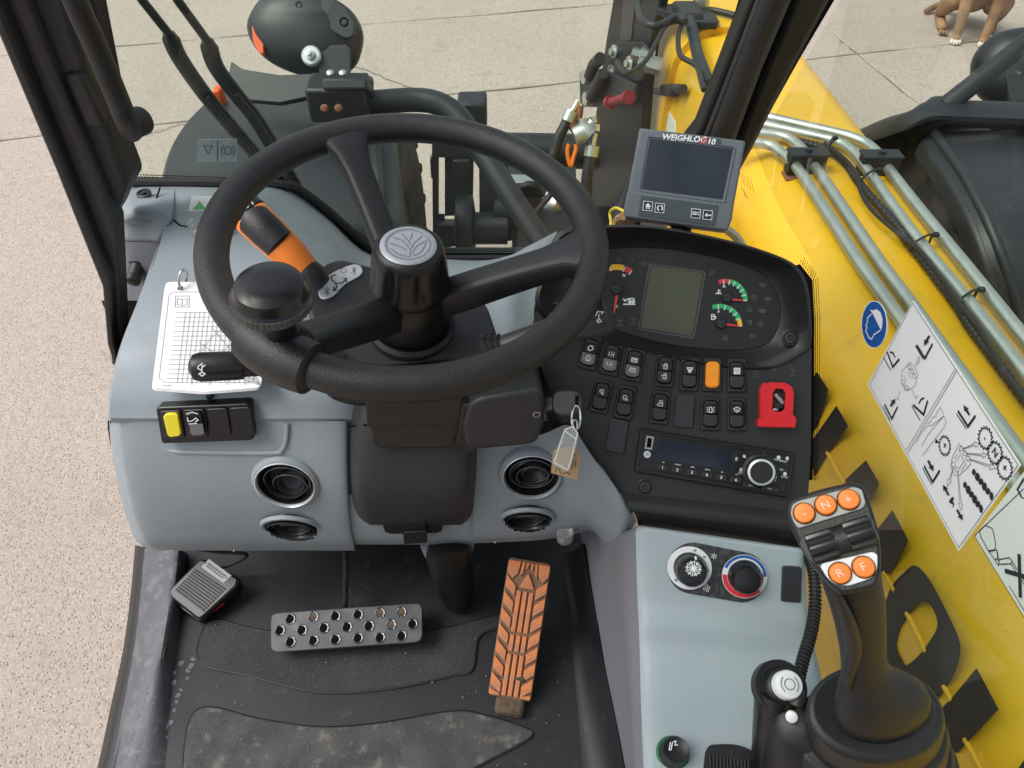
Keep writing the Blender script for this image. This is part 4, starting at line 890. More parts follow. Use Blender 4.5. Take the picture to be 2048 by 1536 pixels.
for nm, hx, hy, tx, ty, m in (('needle', 1234, 590, 1228, 626, 'red'), ('needle', 1456, 598, 1487, 601, 'red'), ('needle', 1446, 648, 1479, 652, 'red')):
    q = V(PF.hit(hx, hy, HC + .005)); t = V(PF.hit(tx, ty, HC + .005)); nn = (t - q).normalized().orthogonal()
    MB().prism([PF.w(p, HC + .005) for p in (q + nn * .0016, q - nn * .0016, t - nn * .0006, t + nn * .0006)], PF.n * -.001).build(nm, m, cl)
for hx, hy, rr in ((1233, 578, .0068), (1454, 595, .0062), (1442, 647, .0062)):
    MB().lathe(PF.P(hx, hy, HC + .004), PF.n, [(rr, -.004), (rr, .003), (rr * .85, .004), (0, .0042)], 24).build('needle_hub', 'switch_rim', cl)
def icon(kind, x, y, s=1.0, rot=0):
    c, n_ = math.cos(R(rot)), math.sin(R(rot))
    T = lambda L: [(x + s * (a * c - b * n_), y + s * (a * n_ + b * c)) for a, b in L]
    C = lambda cx, cy_, r_, k=10: [(cx + r_ * math.cos(2 * math.pi * i / k), cy_ + r_ * math.sin(2 * math.pi * i / k)) for i in range(k)] + [(cx + r_, cy_)]
    K = {'house': [[(-6, 1), (0, -6), (6, 1)], [(-4, 1), (-4, 6), (4, 6), (4, 1)], [(0, 6), (0, 1)]],
         'diamond': [[(0, -6), (6, 0), (0, 6), (-6, 0), (0, -6)], [(3, -5), (6, -5)], [(-6, 5), (-3, 5)]],
         'gears': [[(-6, -4), (-6, 5)], [(-1, -5), (-1, -2)], [(4, -5), (4, -2)], [(-1, 0), (-1, 2)], [(4, 0), (4, 2)], [(-1, 4), (-1, 6)], [(4, 4), (4, 6)], [(-2, 1), (6, 1)]],
         'box': [[(-6, -4), (6, -4), (6, 4), (-6, 4), (-6, -4)], [(-5, 3), (1, -2), (5, 3)], [(-5, -3), (0, 0), (5, -3)]],
         'battery': [[(-6, -3), (6, -3), (6, 4), (-6, 4), (-6, -3)], [(-4, 0), (4, 0)], [(-4, -5), (-2, -5)], [(2, -5), (4, -5)]],
         'lock': [[(-3, -1), (4, -1), (4, 6), (-3, 6), (-3, -1)], [(-2, -1), (-1, -5), (3, -5), (3, -1)], [(1, 2), (1, 4)], [(-7, -2), (-5, 0)]],
         'cabin': [[(-6, -5), (6, -5), (6, -2), (-6, -2), (-6, -5)], [(-4, -2), (-2, 5)], [(4, -2), (2, 5)], [(-1, -1), (1, -1), (1, 5), (-1, 5), (-1, -1)]],
         'hazard': [C(0, 0, 6), C(0, 0, 2.5)],
         'cross': [C(0, 0, 4.5), [(-5, -5), (5, 5)], [(5, -5), (-5, 5)], [(-6, -6), (6, -6), (6, 6), (-6, 6), (-6, -6)]],
         'lamp': [[(-5, -5), (-5, 1)], [(-2, -5), (3, -5), (3, 1), (-2, 1), (-2, -5)], [(1, 1), (1, 5), (5, 5)], [(-2, 3), (0, 3)]],
         'worklight': [[(-6, -4), (0, -5), (2, -2), (0, 2), (-6, 1), (-6, -4)], [(-5, 5), (-4, 3)], [(-2, 5), (-1, 3)], [(1, 5), (2, 2)], [(4, 5), (4, 1)]],
         'boomlamp': [C(1, -2, 3.4), [(-7, 5), (-3, 1)], [(-5, 6), (6, 6)], [(4, 1), (6, 4)]],
         'beacon': [[(-3, 6), (-3, -2), (-1, -5), (1, -5), (3, -2), (3, 6), (-3, 6)], [(-8, -5), (-5, -3)], [(-8, 0), (-5, 0)], [(-8, 5), (-5, 3)], [(8, -5), (5, -3)], [(8, 0), (5, 0)], [(8, 5), (5, 3)]],
         'wiper': [[(-7, -3), (0, -6), (7, -3), (4, 3), (-4, 3), (-7, -3)], [(0, 3), (0, 6)], [(-3, -2), (3, 1)]],
         'engine': [[(-4, -3), (3, -3), (5, 0), (5, 4), (-4, 4), (-4, -3)], [(0, -3), (0, -5)], [(-6, 0), (-4, 0)]],
         'axle': [[(-5, -6), (5, -6)], [(0, -6), (0, 6)], [(-5, 6), (5, 6)], [(-5, -8), (-5, -4)], [(5, -8), (5, -4)], [(-5, 4), (-5, 8)], [(5, 4), (5, 8)]],
         'round': [C(0, 0, 5), [(-2, 0), (2, 0)], [(-8, 0), (-5, 0)], [(5, 0), (8, 0)]],
         'paren': [C(0, 0, 4), [(-5, -4), (-7, 0), (-5, 4)], [(5, -4), (7, 0), (5, 4)], [(0, -2), (0, 2)]],
         'fuel': [[(-3, -5), (3, -5), (3, 5), (-3, 5), (-3, -5)], [(-2, -1), (2, -1)], [(3, -2), (6, 0), (6, 4)]],
         'temp': [[(0, -6), (0, 2)], [(2, -4), (4, -4)], [(2, -1), (4, -1)], [(-6, 4), (-3, 2), (0, 4), (3, 2), (6, 4)]],
         'machine': [[(-12, -3), (-8, 2), (-3, -2), (3, -3)], [(2, -3), (10, -3), (11, 3), (1, 3), (2, -3)], C(2, 4, 2.5), C(9, 4, 2.5), [(-12, 9), (13, 9)]]}
    return [T(L) for L in K[kind]]
def sym(kind, x, y, s, m, parent, h, wd, rot=0, name='symbol'): return strokes(name, PF, icon(kind, x, y, s, rot), wd, m, parent, h=h)
sym('machine', 1258, 600, .95, 'white_print', cl, HC + .0008, .0016)
sym('temp', 1437, 584, .95, 'white_print', cl, HC + .0008, .0011); sym('fuel', 1426, 634, .95, 'white_print', cl, HC + .0008, .0011)
text('high_mark', 'H', PF, 1248, 551, .0048, 'white_print', cl, h=HC + .0008, bold=.0002); text('high_mark', 'H', PF, 1448, 573, .004, 'white_print', cl, h=HC + .0008, bold=.0002)
text('full_mark', 'F', PF, 1437, 624, .004, 'white_print', cl, h=HC + .0008, bold=.0002); text('low_mark', 'C', PF, 1234, 613, .0042, 'white_print', cl, h=HC + .0008, bold=.0002)
for k, x, y in (('round', 1287, 527), ('axle', 1240, 646), ('axle', 1266, 642), ('diamond', 1424, 545), ('paren', 1525, 570), ('round', 1508, 594), ('paren', 1535, 598), ('engine', 1499, 619), ('paren', 1525, 622), ('lamp', 1500, 645), ('round', 1521, 648), ('round', 1505, 671), ('fuel', 1450, 676), ('engine', 1262, 518), ('engine', 1238, 519)):
    sym(k, x, y, .85, 'dim_print', cl, HC + .0008, .0009, 6, 'warning_symbol')
# rocker switches
def rocker(x, y, tilt, top=None, low=None, kind='plain', blank=False):
    c, s_ = math.cos(R(tilt)), math.sin(R(tilt))
    T = lambda a, b: (x + a * c - b * s_, y + a * s_ + b * c)
    if blank:
        return plate('blank_cover', PF, [T(-19, -34), T(19, -34), T(20, 34), T(-20, 34)], -.004, .0035, 'switch_face', ip, r=.003, bevel=.0012)
    b = plate('rocker_switch', PF, [T(-19, -34), T(19, -34), T(20, 34), T(-20, 34)], -.004, .004, 'switch_rim', ip, r=.003, bevel=.0014)
    o_ = [T(*p) for p in [(-14, -22), (-8, -27), (8, -27), (14, -22), (14.5, 21), (8, 26), (-8, 26), (-14.5, 21)]]
    if kind == 'orange':
        MB().loft([[PF.P(*p, .004) for p in o_], [PF.P(*p, .0105) for p in o_]]).build('cap', 'switch_orange', b, bevel=.0025)
        sym('hazard', *T(0, -8), .7, 'amber', b, .0112, .001, tilt); tag(b, label='orange hazard light rocker switch'); return b
    plate('cap_well', PF, [T(*p) for p in [(-15, -23), (-8, -28), (8, -28), (15, -23), (15.5, 22), (8, 27.5), (-8, 27.5), (-15.5, 22)]], .003, .0046, 'frit', b)
    plate('upper_cap', PF, [T(*p) for p in [(-14, -20), (-8, -25), (8, -25), (14, -20), (14, 1), (-14, 1)]], .004, .0085, 'switch_black', b, bevel=.0015)
    plate('cap_highlight', PF, [T(*p) for p in [(-13, -21), (-8, -25.5), (8, -25.5), (13, -21), (10, -20), (-10, -20)]], .004, .0092, 'switch_face', b, bevel=.0006)  # lighter strip drawn as the arched highlight at the top of the cap
    plate('lower_cap', PF, [T(*p) for p in [(-14, 1), (14, 1), (14.5, 20), (8, 25), (-8, 25), (-14.5, 20)]], .004, .0075, 'switch_grey' if kind == 'grey' else 'switch_face', b, bevel=.0012)
    if top: sym(top, *T(0, -9), .95, 'white_print', b, .0091, .0008, tilt)
    if low: sym(low, *T(0, 11), .95, 'white_print', b, .0081, .0008, tilt)
    return b
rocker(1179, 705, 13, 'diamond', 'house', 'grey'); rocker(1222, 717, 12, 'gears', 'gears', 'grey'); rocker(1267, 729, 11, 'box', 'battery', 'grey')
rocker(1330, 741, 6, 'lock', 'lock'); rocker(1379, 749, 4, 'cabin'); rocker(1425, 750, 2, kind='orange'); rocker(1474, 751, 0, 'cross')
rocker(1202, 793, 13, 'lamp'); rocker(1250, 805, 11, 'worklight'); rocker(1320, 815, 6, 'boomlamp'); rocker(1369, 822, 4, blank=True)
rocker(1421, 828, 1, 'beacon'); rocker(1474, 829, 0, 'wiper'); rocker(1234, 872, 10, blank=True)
# embossed axle symbols, screws
for x, y in ((1512, 748), (1548, 735), (1585, 745)): sym('axle', x, y, .95, 'faint_print', ip, .0006, .0014, 4, 'embossed_symbol')
def pscrew(x, y):
    s1 = MB().lathe(PF.P(x, y, 0), PF.n, [(.0095, -.002), (.0095, .0008), (.008, .0016), (.0072, .0004), (.0066, .0004), (.0062, .0028), (.0034, .003), (.0030, .0008), (0, .0008)], 28).build('fixing_screw', 'cover_dark', ip)
pscrew(1111, 613); pscrew(1579, 676); pscrew(1290, 973)
# red guard over the key switch
rg = thing('switch_guard', 'bright red hinged guard over a rotary switch on the panel', 'switch guard', PF.P(1555, 854))
go = [(1518, 836), (1524, 832), (1522, 785), (1528, 770), (1542, 764), (1572, 766), (1584, 774), (1588, 786), (1586, 832), (1593, 836), (1591, 855), (1516, 852)]
gi = [(1545, 818), (1546, 785), (1552, 777), (1566, 778), (1572, 788), (1570, 818), (1564, 824), (1549, 823)]
ringplate('guard_plate', PF, go, gi, .012, .017, 'switch_red', rg, bevel=.001)
plate('guard_hinge', PF, [(1516, 838), (1593, 840), (1591, 856), (1516, 854)], .0, .0165, 'switch_red', rg, r=.002, bevel=.0015)
plate('guard_cheek', PF, [(1520, 780), (1526, 768), (1534, 764), (1530, 835), (1520, 835)], .0, .012, 'switch_red', rg, r=.002, bevel=.001)
plate('guard_cheek', PF, [(1578, 770), (1587, 784), (1586, 836), (1577, 836)], .0, .012, 'switch_red', rg, r=.002, bevel=.001)
kb = MB().lathe(PF.P(1557, 800, 0), PF.n, [(.0125, 0), (.0125, .003), (.010, .004), (.0095, .007), (0, .007)], 28).build('rotary_switch', 'switch_face', rg)
MB().tube([PF.P(1549, 788, .010), PF.P(1566, 806, .010)], .0036, 10).build('key_bar', 'steel', kb)
MB().lathe(PF.P(1550, 820, 0), PF.n, [(.0028, 0), (.0028, .004), (0, .0045)], 12).build('fixing_screw', 'chrome', rg)
# ------------------------------------------------------------------ radio
ra = thing('car_radio', 'slim black car radio with round volume knob set in the panel', 'radio', PF.P(1430, 995))
RC = [V((1280, 858)), V((1590, 907)), V((1577, 997)), V((1268, 944))]
def RU(u, v): a = RC[0].lerp(RC[1], u); b = RC[3].lerp(RC[2], u); return tuple(a.lerp(b, v))
def rq(u0, v0, u1, v1): return [RU(u0, v0), RU(u1, v0), RU(u1, v1), RU(u0, v1)]
plate('surround', PF, rq(0, 0, 1, 1), -.004, .008, 'black_plastic', ra, r=.003, bevel=.002)
plate('front_plate', PF, rq(.03, .07, .97, .9), .0, .012, 'gloss_black', ra, r=.002, bevel=.001)
plate('display_window', PF, rq(.115, .12, .69, .64), .0, .0125, 'gloss_black', ra, r=.001)
plate('display', PF, rq(.135, .16, .60, .60), .0, .0128, 'screen', ra)
u_ = plate('usb_port', PF, rq(.047, .13, .095, .43), .0, .0126, 'steel', ra)
plate('usb_slot', PF, rq(.057, .17, .085, .39), .0, .0129, 'frit', u_)
MB().lathe(PF.P(*RU(.068, .55), .012), PF.n, [(.0042, 0), (.0042, .001), (.002, .0012), (.0018, -.0008), (0, -.0008)], 18).build('jack_socket', 'silver', ra)
for i in range(6):
    u0 = .14 + .095 * i
    b = plate('preset_button', PF, rq(u0, .72, u0 + .075, .86), .008, .0145, 'switch_rim', ra, r=.001, bevel=.0008)
    text('button_number', str(i + 1), PF, *RU(u0 + .037, .79), .005, 'white_print', b, h=.0149, bold=.0001)
    text('button_legend', ['>II', 'INTRO', 'RPT', 'RDM', '10-', '10+'][i], PF, *RU(u0 + .037, .67), .0026, 'white_print', ra, h=.0132)
for u0, s in ((.70, '|<<'), (.82, '>>|')):
    b = plate('skip_button', PF, rq(u0, .80, u0 + .11, .92), .008, .0145, 'switch_rim', ra, r=.001, bevel=.0008)
    text('button_symbol', s, PF, *RU(u0 + .05, .86), .0032, 'white_print', b, h=.0149)
plate('tray', PF, rq(.15, .885, .97, .97), .0, .0105, 'switch_black', ra, r=.001)
kc = PF.P(*RU(.79, .50), .012)
kn = MB().lathe(kc, PF.n, [(.0195, 0), (.0195, .003), (.0165, .005), (.0155, .013), (.0148, .0145), (.0125, .0150), (.0115, .0138), (0, .0138)], 40).build('volume_knob', 'gloss_black', ra)
MB().lathe(kc, PF.n, [(.0156, .0128), (.0153, .0146), (.0128, .0154), (.0124, .0146)], 40, caps=False).build('knob_ring', 'silver', kn)
MB().lathe(kc, PF.n, [(.0118, .0138), (.0118, .0145), (0, .0148)], 32).build('knob_face', 'switch_rim', kn)
for s, u, v, sz in (('BAND', .935, .21, .003), ('MENU', .895, .2, .003), ('SCAN', .955, .55, .003), ('DISP', .89, .66, .003), ('EQ', .93, .40, .003), ('SRC', .675, .62, .003)):
    text('key_legend', s, PF, *RU(u, v), sz, 'white_print', ra, h=.0127)
for s, u, v in (('worklight', .685, .24), ('hazard', .90, .14), ('lock', .955, .13), ('hazard', .955, .48), ('house', .675, .54), ('hazard', .895, .58)):
    strokes('key_symbol', PF, icon(s, *RU(u, v), .5, 9), .0008, 'white_print', ra, h=.0128)
strokes('key_divider', PF, [[RU(.80, .07), RU(.80, .26)], [RU(.90, .40), RU(.97, .40)], [RU(.645, .45), RU(.70, .47)]], .0007, 'dim_print', ra, h=.0124)
text('wireless_symbol', '8', PF, *RU(.635, .33), .006, 'white_print', ra, h=.013)
# ------------------------------------------------------------------ weighing display
FWd = Fr(D(1370, 360, .99), (-.18, -.74, .64), (.985, -.05, -.11))
wd = thing('weighing_display', 'grey weighing display with dark screen and four square keys', 'display', FWd.P(1352, 450, -.02))
ho = [(1279, 255), (1492, 281), (1480, 345), (1468, 410), (1464, 440), (1452, 464), (1250, 437), (1247, 420), (1256, 380), (1268, 316)]
plate('housing', FWd, ho, -.024, 0, 'display_grey', wd, r=.004, bevel=.003)
plate('lower_bar', FWd, [(1255, 380), (1468, 409), (1463, 442), (1454, 462), (1250, 435), (1247, 420)], -.02, .006, 'display_grey', wd, r=.003, bevel=.004)
ringplate('screen_bezel', FWd, [(1296, 272), (1472, 294), (1449, 406), (1278, 383)], [(1301, 278), (1465, 299), (1444, 398), (1284, 377)], -.002, .002, 'display_grey', wd, hin=-.002, bevel=.0005)
plate('screen', FWd, [(1300, 277), (1466, 298), (1445, 399), (1283, 378)], -.004, -.0008 + .001, 'screen', wd)
plate('name_strip', FWd, [(1326, 264), (1443, 279), (1441, 292), (1324, 277)], 0, .0009, 'display_dark', wd)
text('lettering', 'WEIGHLOG', FWd, 1368, 277, .0108, 'white_print', wd, h=.0014, bold=.0003, shear=.15)
text('lettering', 'X', FWd, 1407, 282, .0112, 'red', wd, h=.0014, bold=.0006, shear=.15)
text('lettering', '10', FWd, 1422, 284, .0108, 'white_print', wd, h=.0014, bold=.0003, shear=.15)
plate('key_panel', FWd, [(1283, 391), (1437, 411), (1429, 452), (1276, 431)], .004, .007, 'display_dark', wd, r=.001)
for i, (x, y) in enumerate(((1296, 412), (1320, 416), (1392, 427), (1416, 430))):
    q_ = [(x - 8, y - 10.5), (x + 10, y - 8.5), (x + 8, y + 10.5), (x - 10, y + 8.5)]
    k_ = plate('square_key', FWd, q_, .006, .0076, 'screen', wd, r=.0012)
    strokes('key_outline', FWd, [[(x - 8.6, y - 10), (x + 9.4, y - 8), (x + 7.4, y + 10), (x - 10.4, y + 8), (x - 8.6, y - 10)]], .0007, 'white_print', k_, h=.008)
    if i == 0: plate('house_symbol', FWd, [(x - 6, y), (x, y - 6), (x + 6, y + 1), (x + 4, y + 1), (x + 3.5, y + 6), (x + 1, y + 6), (x + 1, y + 2), (x - 1.5, y + 2), (x - 1.5, y + 6), (x - 4, y + 5), (x - 4, y)], .0076, .0081, 'white_print', k_)
    if i == 1: strokes('cycle_symbol', FWd, [ell(x, y, 5, 5, 8, a0=-80, a1=60), ell(x, y, 5, 5, 8, a0=110, a1=250)], .0016, 'white_print', k_, h=.0082)
    if i == 2: text('key_text', 'ESC', FWd, x, y, .0058, 'white_print', k_, h=.0081, bold=.0002)
    if i == 3: strokes('enter_symbol', FWd, [[(x + 6, y - 2), (x + 5, y + 1), (x - 3, y)], [(x - 1, y - 3), (x - 5, y), (x - 2, y + 3)]], .0014, 'white_print', k_, h=.0082)
MB().tube(cr([FWd.P(1360, 440, -.03), D(1362, 462, 1.02), D(1350, 480, 1.0)], 4), .014, 14).build('mount_stem', 'black_plastic', wd)
MB().tube(cr([FWd.P(1440, 450, -.02), D(1470, 472, 1.04), D(1490, 500, 1.06)], 4), .006, 10).build('mount_arm', 'zinc', wd)
MB().tube(cr([FWd.P(1252, 425, -.03), D(1232, 416, 1.06), D(1220, 425, 1.08), D(1222, 445, 1.08), D(1218, 470, 1.08)], 5), .0022, 8).build('yellow_wire', 'wire_yellow', wd)
MB().tube(cr([FWd.P(1246, 432, -.03), D(1236, 440, 1.07), D(1230, 455, 1.08)], 5), .006, 8).build('cable_plug', 'card', wd)
# ------------------------------------------------------------------ side console
KF = Fr(D(1430, 1145, .878), (-.146, -.69, .71), (.978, -.208, 0))
co = thing('side_console', 'pale blue right-hand console with heater knobs', 'console', at(1230, 1536, z=.9))
def kr(l, r_, pyl, f, sl=.14): return [f(l + (r_ - l) * t, pyl + sl * (r_ - l) * t) for t in (0, .05, .3, .55, .8, .95, 1)]
zz = lambda z: (lambda px, py: at(px, py, z=z))
crow = [kr(1276, 1612, 1050, lambda a, b: KF.P(a, b, -.02)), kr(1276, 1612, 1053, lambda a, b: KF.P(a, b, -.002)), kr(1276, 1613, 1075, KF.P), kr(1278, 1616, 1150, KF.P), kr(1280, 1621, 1205, KF.P, .13),
        kr(1282, 1628, 1245, zz(1.214), .1), kr(1284, 1640, 1300, zz(1.196), .08), kr(1286, 1652, 1380, zz(1.19), .05), kr(1289, 1655, 1460, zz(1.195), .03), kr(1295, 1655, 1600, zz(1.20), .0)]
for r_ in crow[1:]:
    r_[0] = r_[0] + V((-.0015, 0, -.008)); r_[-1] = r_[-1] + V((.0015, 0, -.008))
MB().patch(crow, 4, 5, .008, (0, .3, -1)).build('console_top', 'console_blue', co)
lw = []
for r_, (bx, by, bz) in zip(crow, [(1160, 1065, 1.0), (1164, 1085, 1.0), (1168, 1105, .99), (1178, 1160, .985), (1188, 1210, .98), (1200, 1270, .975), (1212, 1340, .97), (1226, 1410, .96), (1244, 1500, .955), (1262, 1600, .95)]):
    a, b = r_[0] + V((0, 0, -.001)), at(bx, by, z=bz)
    lw.append([a, a.lerp(b, .12) + V((-.006, 0, -.012)), a.lerp(b, .5), b])
MB().patch(lw, 4, 4, .008, (1, 0, 0)).build('console_side', 'dash_shaded', co)
rw = [[r_[-1], r_[-1] + V((.004, 0, -.03)), r_[-1] + V((.012, 0, -.16))] for r_ in crow]
MB().patch(rw, 3, 4).build('console_outer_side', 'console_blue', co)
# heater controls
def stadium(c1, c2, r_): 
    a = math.degrees(math.atan2(c2[1] - c1[1], c2[0] - c1[0]))
    return ell(*c2, r_, r_, 16, a0=a - 90, a1=a + 90) + ell(*c1, r_ + 1, r_ + 1, 16, a0=a + 90, a1=a + 270)
hc = plate('heater_control', KF, stadium((1386, 1137), (1484, 1155), 50), 0, .003, 'weave_black', co, bevel=.001)
text('snow_mark', '*', KF, 1427, 1118, .016, 'white_print', hc, h=.0036)
for k in range(8): strokes('weave_stripe', KF, [[(1402 + 11 * k, 1105 + 2 * k), (1418 + 11 * k, 1178 + 3 * k)]], .0018, 'switch_face', hc, h=.0033)
def ring(cx, cy_, r0, r1, a0, a1, m, h): 
    c = V(KF.hit(cx, cy_, h)); n_ = 40
    A_ = [c + V((r0 * math.cos(R(a0 + (a1 - a0) * i / n_)), r0 * math.sin(R(a0 + (a1 - a0) * i / n_)))) for i in range(n_ + 1)]
    B_ = [c + V((r1 * math.cos(R(a0 + (a1 - a0) * i / n_)), r1 * math.sin(R(a0 + (a1 - a0) * i / n_)))) for i in range(n_ + 1)]
    return MB().loft([[KF.w(p, h) for p in A_], [KF.w(p, h) for p in B_]], closed=False)
ring(1379, 1136, .0255, .0185, 0, 360, 'x', .0045).build('white_scale', 'white_plastic', hc)
ring(1489, 1153, .0255, .019, 0, 360, 'x', .0042).build('white_scale', 'white_plastic', hc)
ring(1489, 1153, .0248, .0215, 10, 165, 'x', .0046).build('blue_zone', 'blue', hc)
ring(1489, 1153, .0248, .0195, 185, 325, 'x', .0046).build('red_zone', 'red', hc)
ring(1489, 1153, .0212, .0195, 300, 380, 'x', .0047).build('red_zone', 'red', hc)
for cx, cy_, nm in ((1381, 1138, 'fan_knob'), (1489, 1152, 'temperature_knob')):
    k = MB().lathe(KF.P(cx, cy_, .004), KF.n, [(.019, 0), (.019, .004), (.0172, .009), (.0165, .017), (.0145, .0205), (.009, .0212), (0, .0212)], 48, amp=lambda k, r_, h: -.03 * (k % 4 == 0) if .005 < h < .019 else 0).build(nm, 'gloss_black', hc, angle=45)
    if nm == 'fan_knob':
        c = KF.hit(1387, 1137, .0258)
        fl_ = []
        for a in range(0, 180, 30): fl_.append([(c[0] + .0092 * math.cos(R(a)), c[1] + .0092 * math.sin(R(a))), (c[0] - .0092 * math.cos(R(a)), c[1] - .0092 * math.sin(R(a)))])
        for a in range(0, 360, 60):
            p = (c[0] + .006 * math.cos(R(a)), c[1] + .006 * math.sin(R(a)))
            fl_.append([(p[0] + .0032 * math.cos(R(a + 55)), p[1] + .0032 * math.sin(R(a + 55))), p, (p[0] + .0032 * math.cos(R(a - 55)), p[1] + .0032 * math.sin(R(a - 55)))])
        strokes('snowflake', KF, fl_, .0011, 'white_print', k, h=.0258, local=True)
        plate('pointer', KF, [(1389, 1113), (1393, 1113), (1394, 1122), (1390, 1122)], .02, .0215, 'white_print', k)
    else: plate('pointer', KF, [(1507, 1142), (1513, 1143), (1511, 1149), (1506, 1148)], .02, .0225, 'white_print', k)
for x, y in ((1390, 1101), (1409, 1114), (1415, 1141), (1404, 1164), (1379, 1171), (1352, 1160)): strokes('fan_mark', KF, icon('round', x, y, .45), .0007, 'ink', hc, h=.005)
strokes('fan_symbol', KF, [ell(1412, 1170, 2.6, 2.6, 8) + [(1414.6, 1170)], ell(1417, 1175, 2.6, 2.6, 8) + [(1419.6, 1175)], ell(1409, 1177, 2.6, 2.6, 8) + [(1411.6, 1177)], ell(1415, 1181, 2.6, 2.6, 8) + [(1417.6, 1181)]], .0006, 'white_print', hc, h=.0038)
plate('blank_cover', KF, [(1565, 1132), (1603, 1134), (1602, 1206), (1562, 1203)], 0, .004, 'switch_face', co, r=.003, bevel=.001)
lg = MB().lathe(at(1345, 1508, z=1.196), (0, -.1, 1), [(.0178, -.004), (.0178, .002), (.016, .004)], 32).build('lighter_socket', 'dark_green', co)
MB().lathe(at(1345, 1508, z=1.197), (0, -.1, 1), [(.016, 0), (.015, .004), (.0142, .006), (.0138, .020), (.0125, .023), (.0115, .0222), (0, .0222)], 36).build('lighter_knob', 'black_plastic', lg)
FLg = Fr(V(at(1345, 1508, z=1.197)) + V((0, -.1, 1)).normalized() * .0226, (0, -.1, 1))
strokes('cigarette_symbol', FLg, [[(1341, 1484), (1338, 1500)], [(1345, 1485), (1342, 1500)], [(1338, 1500), (1342, 1500)], [(1346, 1484), (1352, 1482), (1350, 1490), (1356, 1490)]], .0009, 'white_print', lg)
plate('rubber_pad', Fr(at(1470, 1510, z=1.197), (0, 0, 1)), [(1412, 1500), (1420, 1488), (1470, 1486), (1510, 1500), (1520, 1600), (1400, 1600)], -.004, .005, 'soft_black', co, r=.01, bevel=.002)
for k in range(14): MB().tube([at(1420 + 7 * k, 1510 + 1.2 * k, z=1.203), at(1424 + 7 * k, 1600, z=1.203)], .0012, 6).build('pad_rib', 'rubber', co)
# corrugated conduit beside the console
cp = cr([D(1616, 1105, .87), D(1628, 1150, .855), D(1630, 1210, .84), D(1622, 1265, .82), D(1606, 1320, .80), D(1594, 1372, .785)], 30)
cg = MB().tube(cp, [.0072 if (k // 2) % 2 else .0056 for k in range(len(cp))], 12).build('corrugated_conduit', 'rubber')
tag(cg, 'black corrugated conduit running down the edge of the console', 'conduit')
# ------------------------------------------------------------------ white push button
pb_ = thing('push_button_switch', 'white round push button on a black holder beside the joystick', 'push button', D(1560, 1490, .76))
ax = V((.02, -.28, .96)).normalized(); bc = D(1567, 1372, .735)
MB().lathe(bc, ax, [(.026, -.02), (.0255, -.006), (.0185, -.006), (.0185, 0), (.0165, .004), (.0145, .005)], 36).build('holder_ring', 'black_plastic', pb_)
MB().lathe(bc, ax, [(.0136, 0), (.0136, .014), (.0125, .0165), (.010, .0172), (0, .0172)], 36).build('button_cap', 'white_plastic', pb_)
fb = Fr(bc + ax * .0175, ax); strokes('brake_symbol', fb, [[(.005 * math.cos(R(a)), .005 * math.sin(R(a))) for a in range(0, 361, 30)], [(.0085 * math.cos(R(a)), .0085 * math.sin(R(a))) for a in range(-50, 51, 20)], [(.0085 * math.cos(R(a)), .0085 * math.sin(R(a))) for a in range(130, 231, 20)]], .0008, 'dim_print', pb_, h=.0003, local=True)
MB().tube([bc - ax * .01, D(1554, 1430, .755), D(1548, 1500, .77), D(1540, 1580, .78)], [.024, .023, .022, .022], 20).build('holder_body', 'gloss_black', pb_)
MB().lathe(D(1583, 1432, .715), (-.3, -.6, .7), [(.0055, 0), (.0055, .003), (.004, .004), (0, .004)], 20).build('white_cap', 'white_plastic', pb_)
MB().tube([D(1596, 1392, .73), D(1590, 1415, .725)], [.010, .008], 12).build('lock_nut', 'cover_dark', pb_)
# ------------------------------------------------------------------ joystick
js = thing('joystick', 'black joystick with orange buttons and two thumb wheels on a rubber boot', 'joystick', D(1720, 1540, .75))
JF = Fr(D(1665, 1075, .57), (-.33, -.40, .855), (1, .1, .45))
X5 = lambda a, b: (1548 + a * .2441, 900 + b * .2441)
hd_ = [X5(*p) for p in [(92, 470), (130, 400), (380, 315), (650, 255), (740, 290), (792, 430), (860, 640), (885, 900), (872, 1060), (840, 1130), (560, 1192), (470, 1120), (300, 920), (205, 760), (125, 590)]]
q = rpoly([JF.hit(*p, 0) for p in hd_], .004, 3); c0 = sum((V(p) for p in q), V((0, 0))) / len(q)
MB().loft([[JF.w(c0 + (V(p) - c0) * .8, -.045) for p in q], [JF.w(c0 + (V(p) - c0) * .99, -.022) for p in q], [JF.w(p, -.004) for p in q], [JF.w(c0 + (V(p) - c0) * .97, 0) for p in q]]).build('grip_head', 'soft_black', js, bevel=.002, angle=50)
plate('upper_button_plate', JF, [X5(*p) for p in [(135, 520), (150, 450), (200, 418), (650, 302), (722, 322), (752, 440), (720, 480), (200, 642), (168, 600)]], 0, .0022, 'label_silver', js, r=.002, bevel=.0006)
plate('lower_button_plate', JF, [X5(*p) for p in [(378, 950), (400, 928), (810, 832), (850, 858), (846, 980), (800, 1050), (620, 1112), (500, 1102), (430, 1040)]], 0, .0022, 'white_plastic', js, r=.003, bevel=.0006)
for s, a, b in (('-', 247, 520), ('N', 423, 453), ('+', 610, 408), ('R', 540, 1010), ('F', 733, 960)):
    p = X5(a, b)
    k = MB().lathe(JF.P(*p, .002), JF.n, [(.0083, -.001), (.0083, .0004), (.0077, .0004), (.0077, .003), (.0068, .0042), (0, .0046)], 32).build('round_button', 'button_orange', js)
    MB().lathe(JF.P(*p, .002), JF.n, [(.0084, 0), (.0084, .0006), (.0077, .0006)], 32, caps=False).build('button_gap', 'frit', k)
    text('button_letter', s, JF, p[0], p[1], .0085, 'letter_pink' if 'letter_pink' in M else 'white_plastic', k, h=.0069, rot=8)
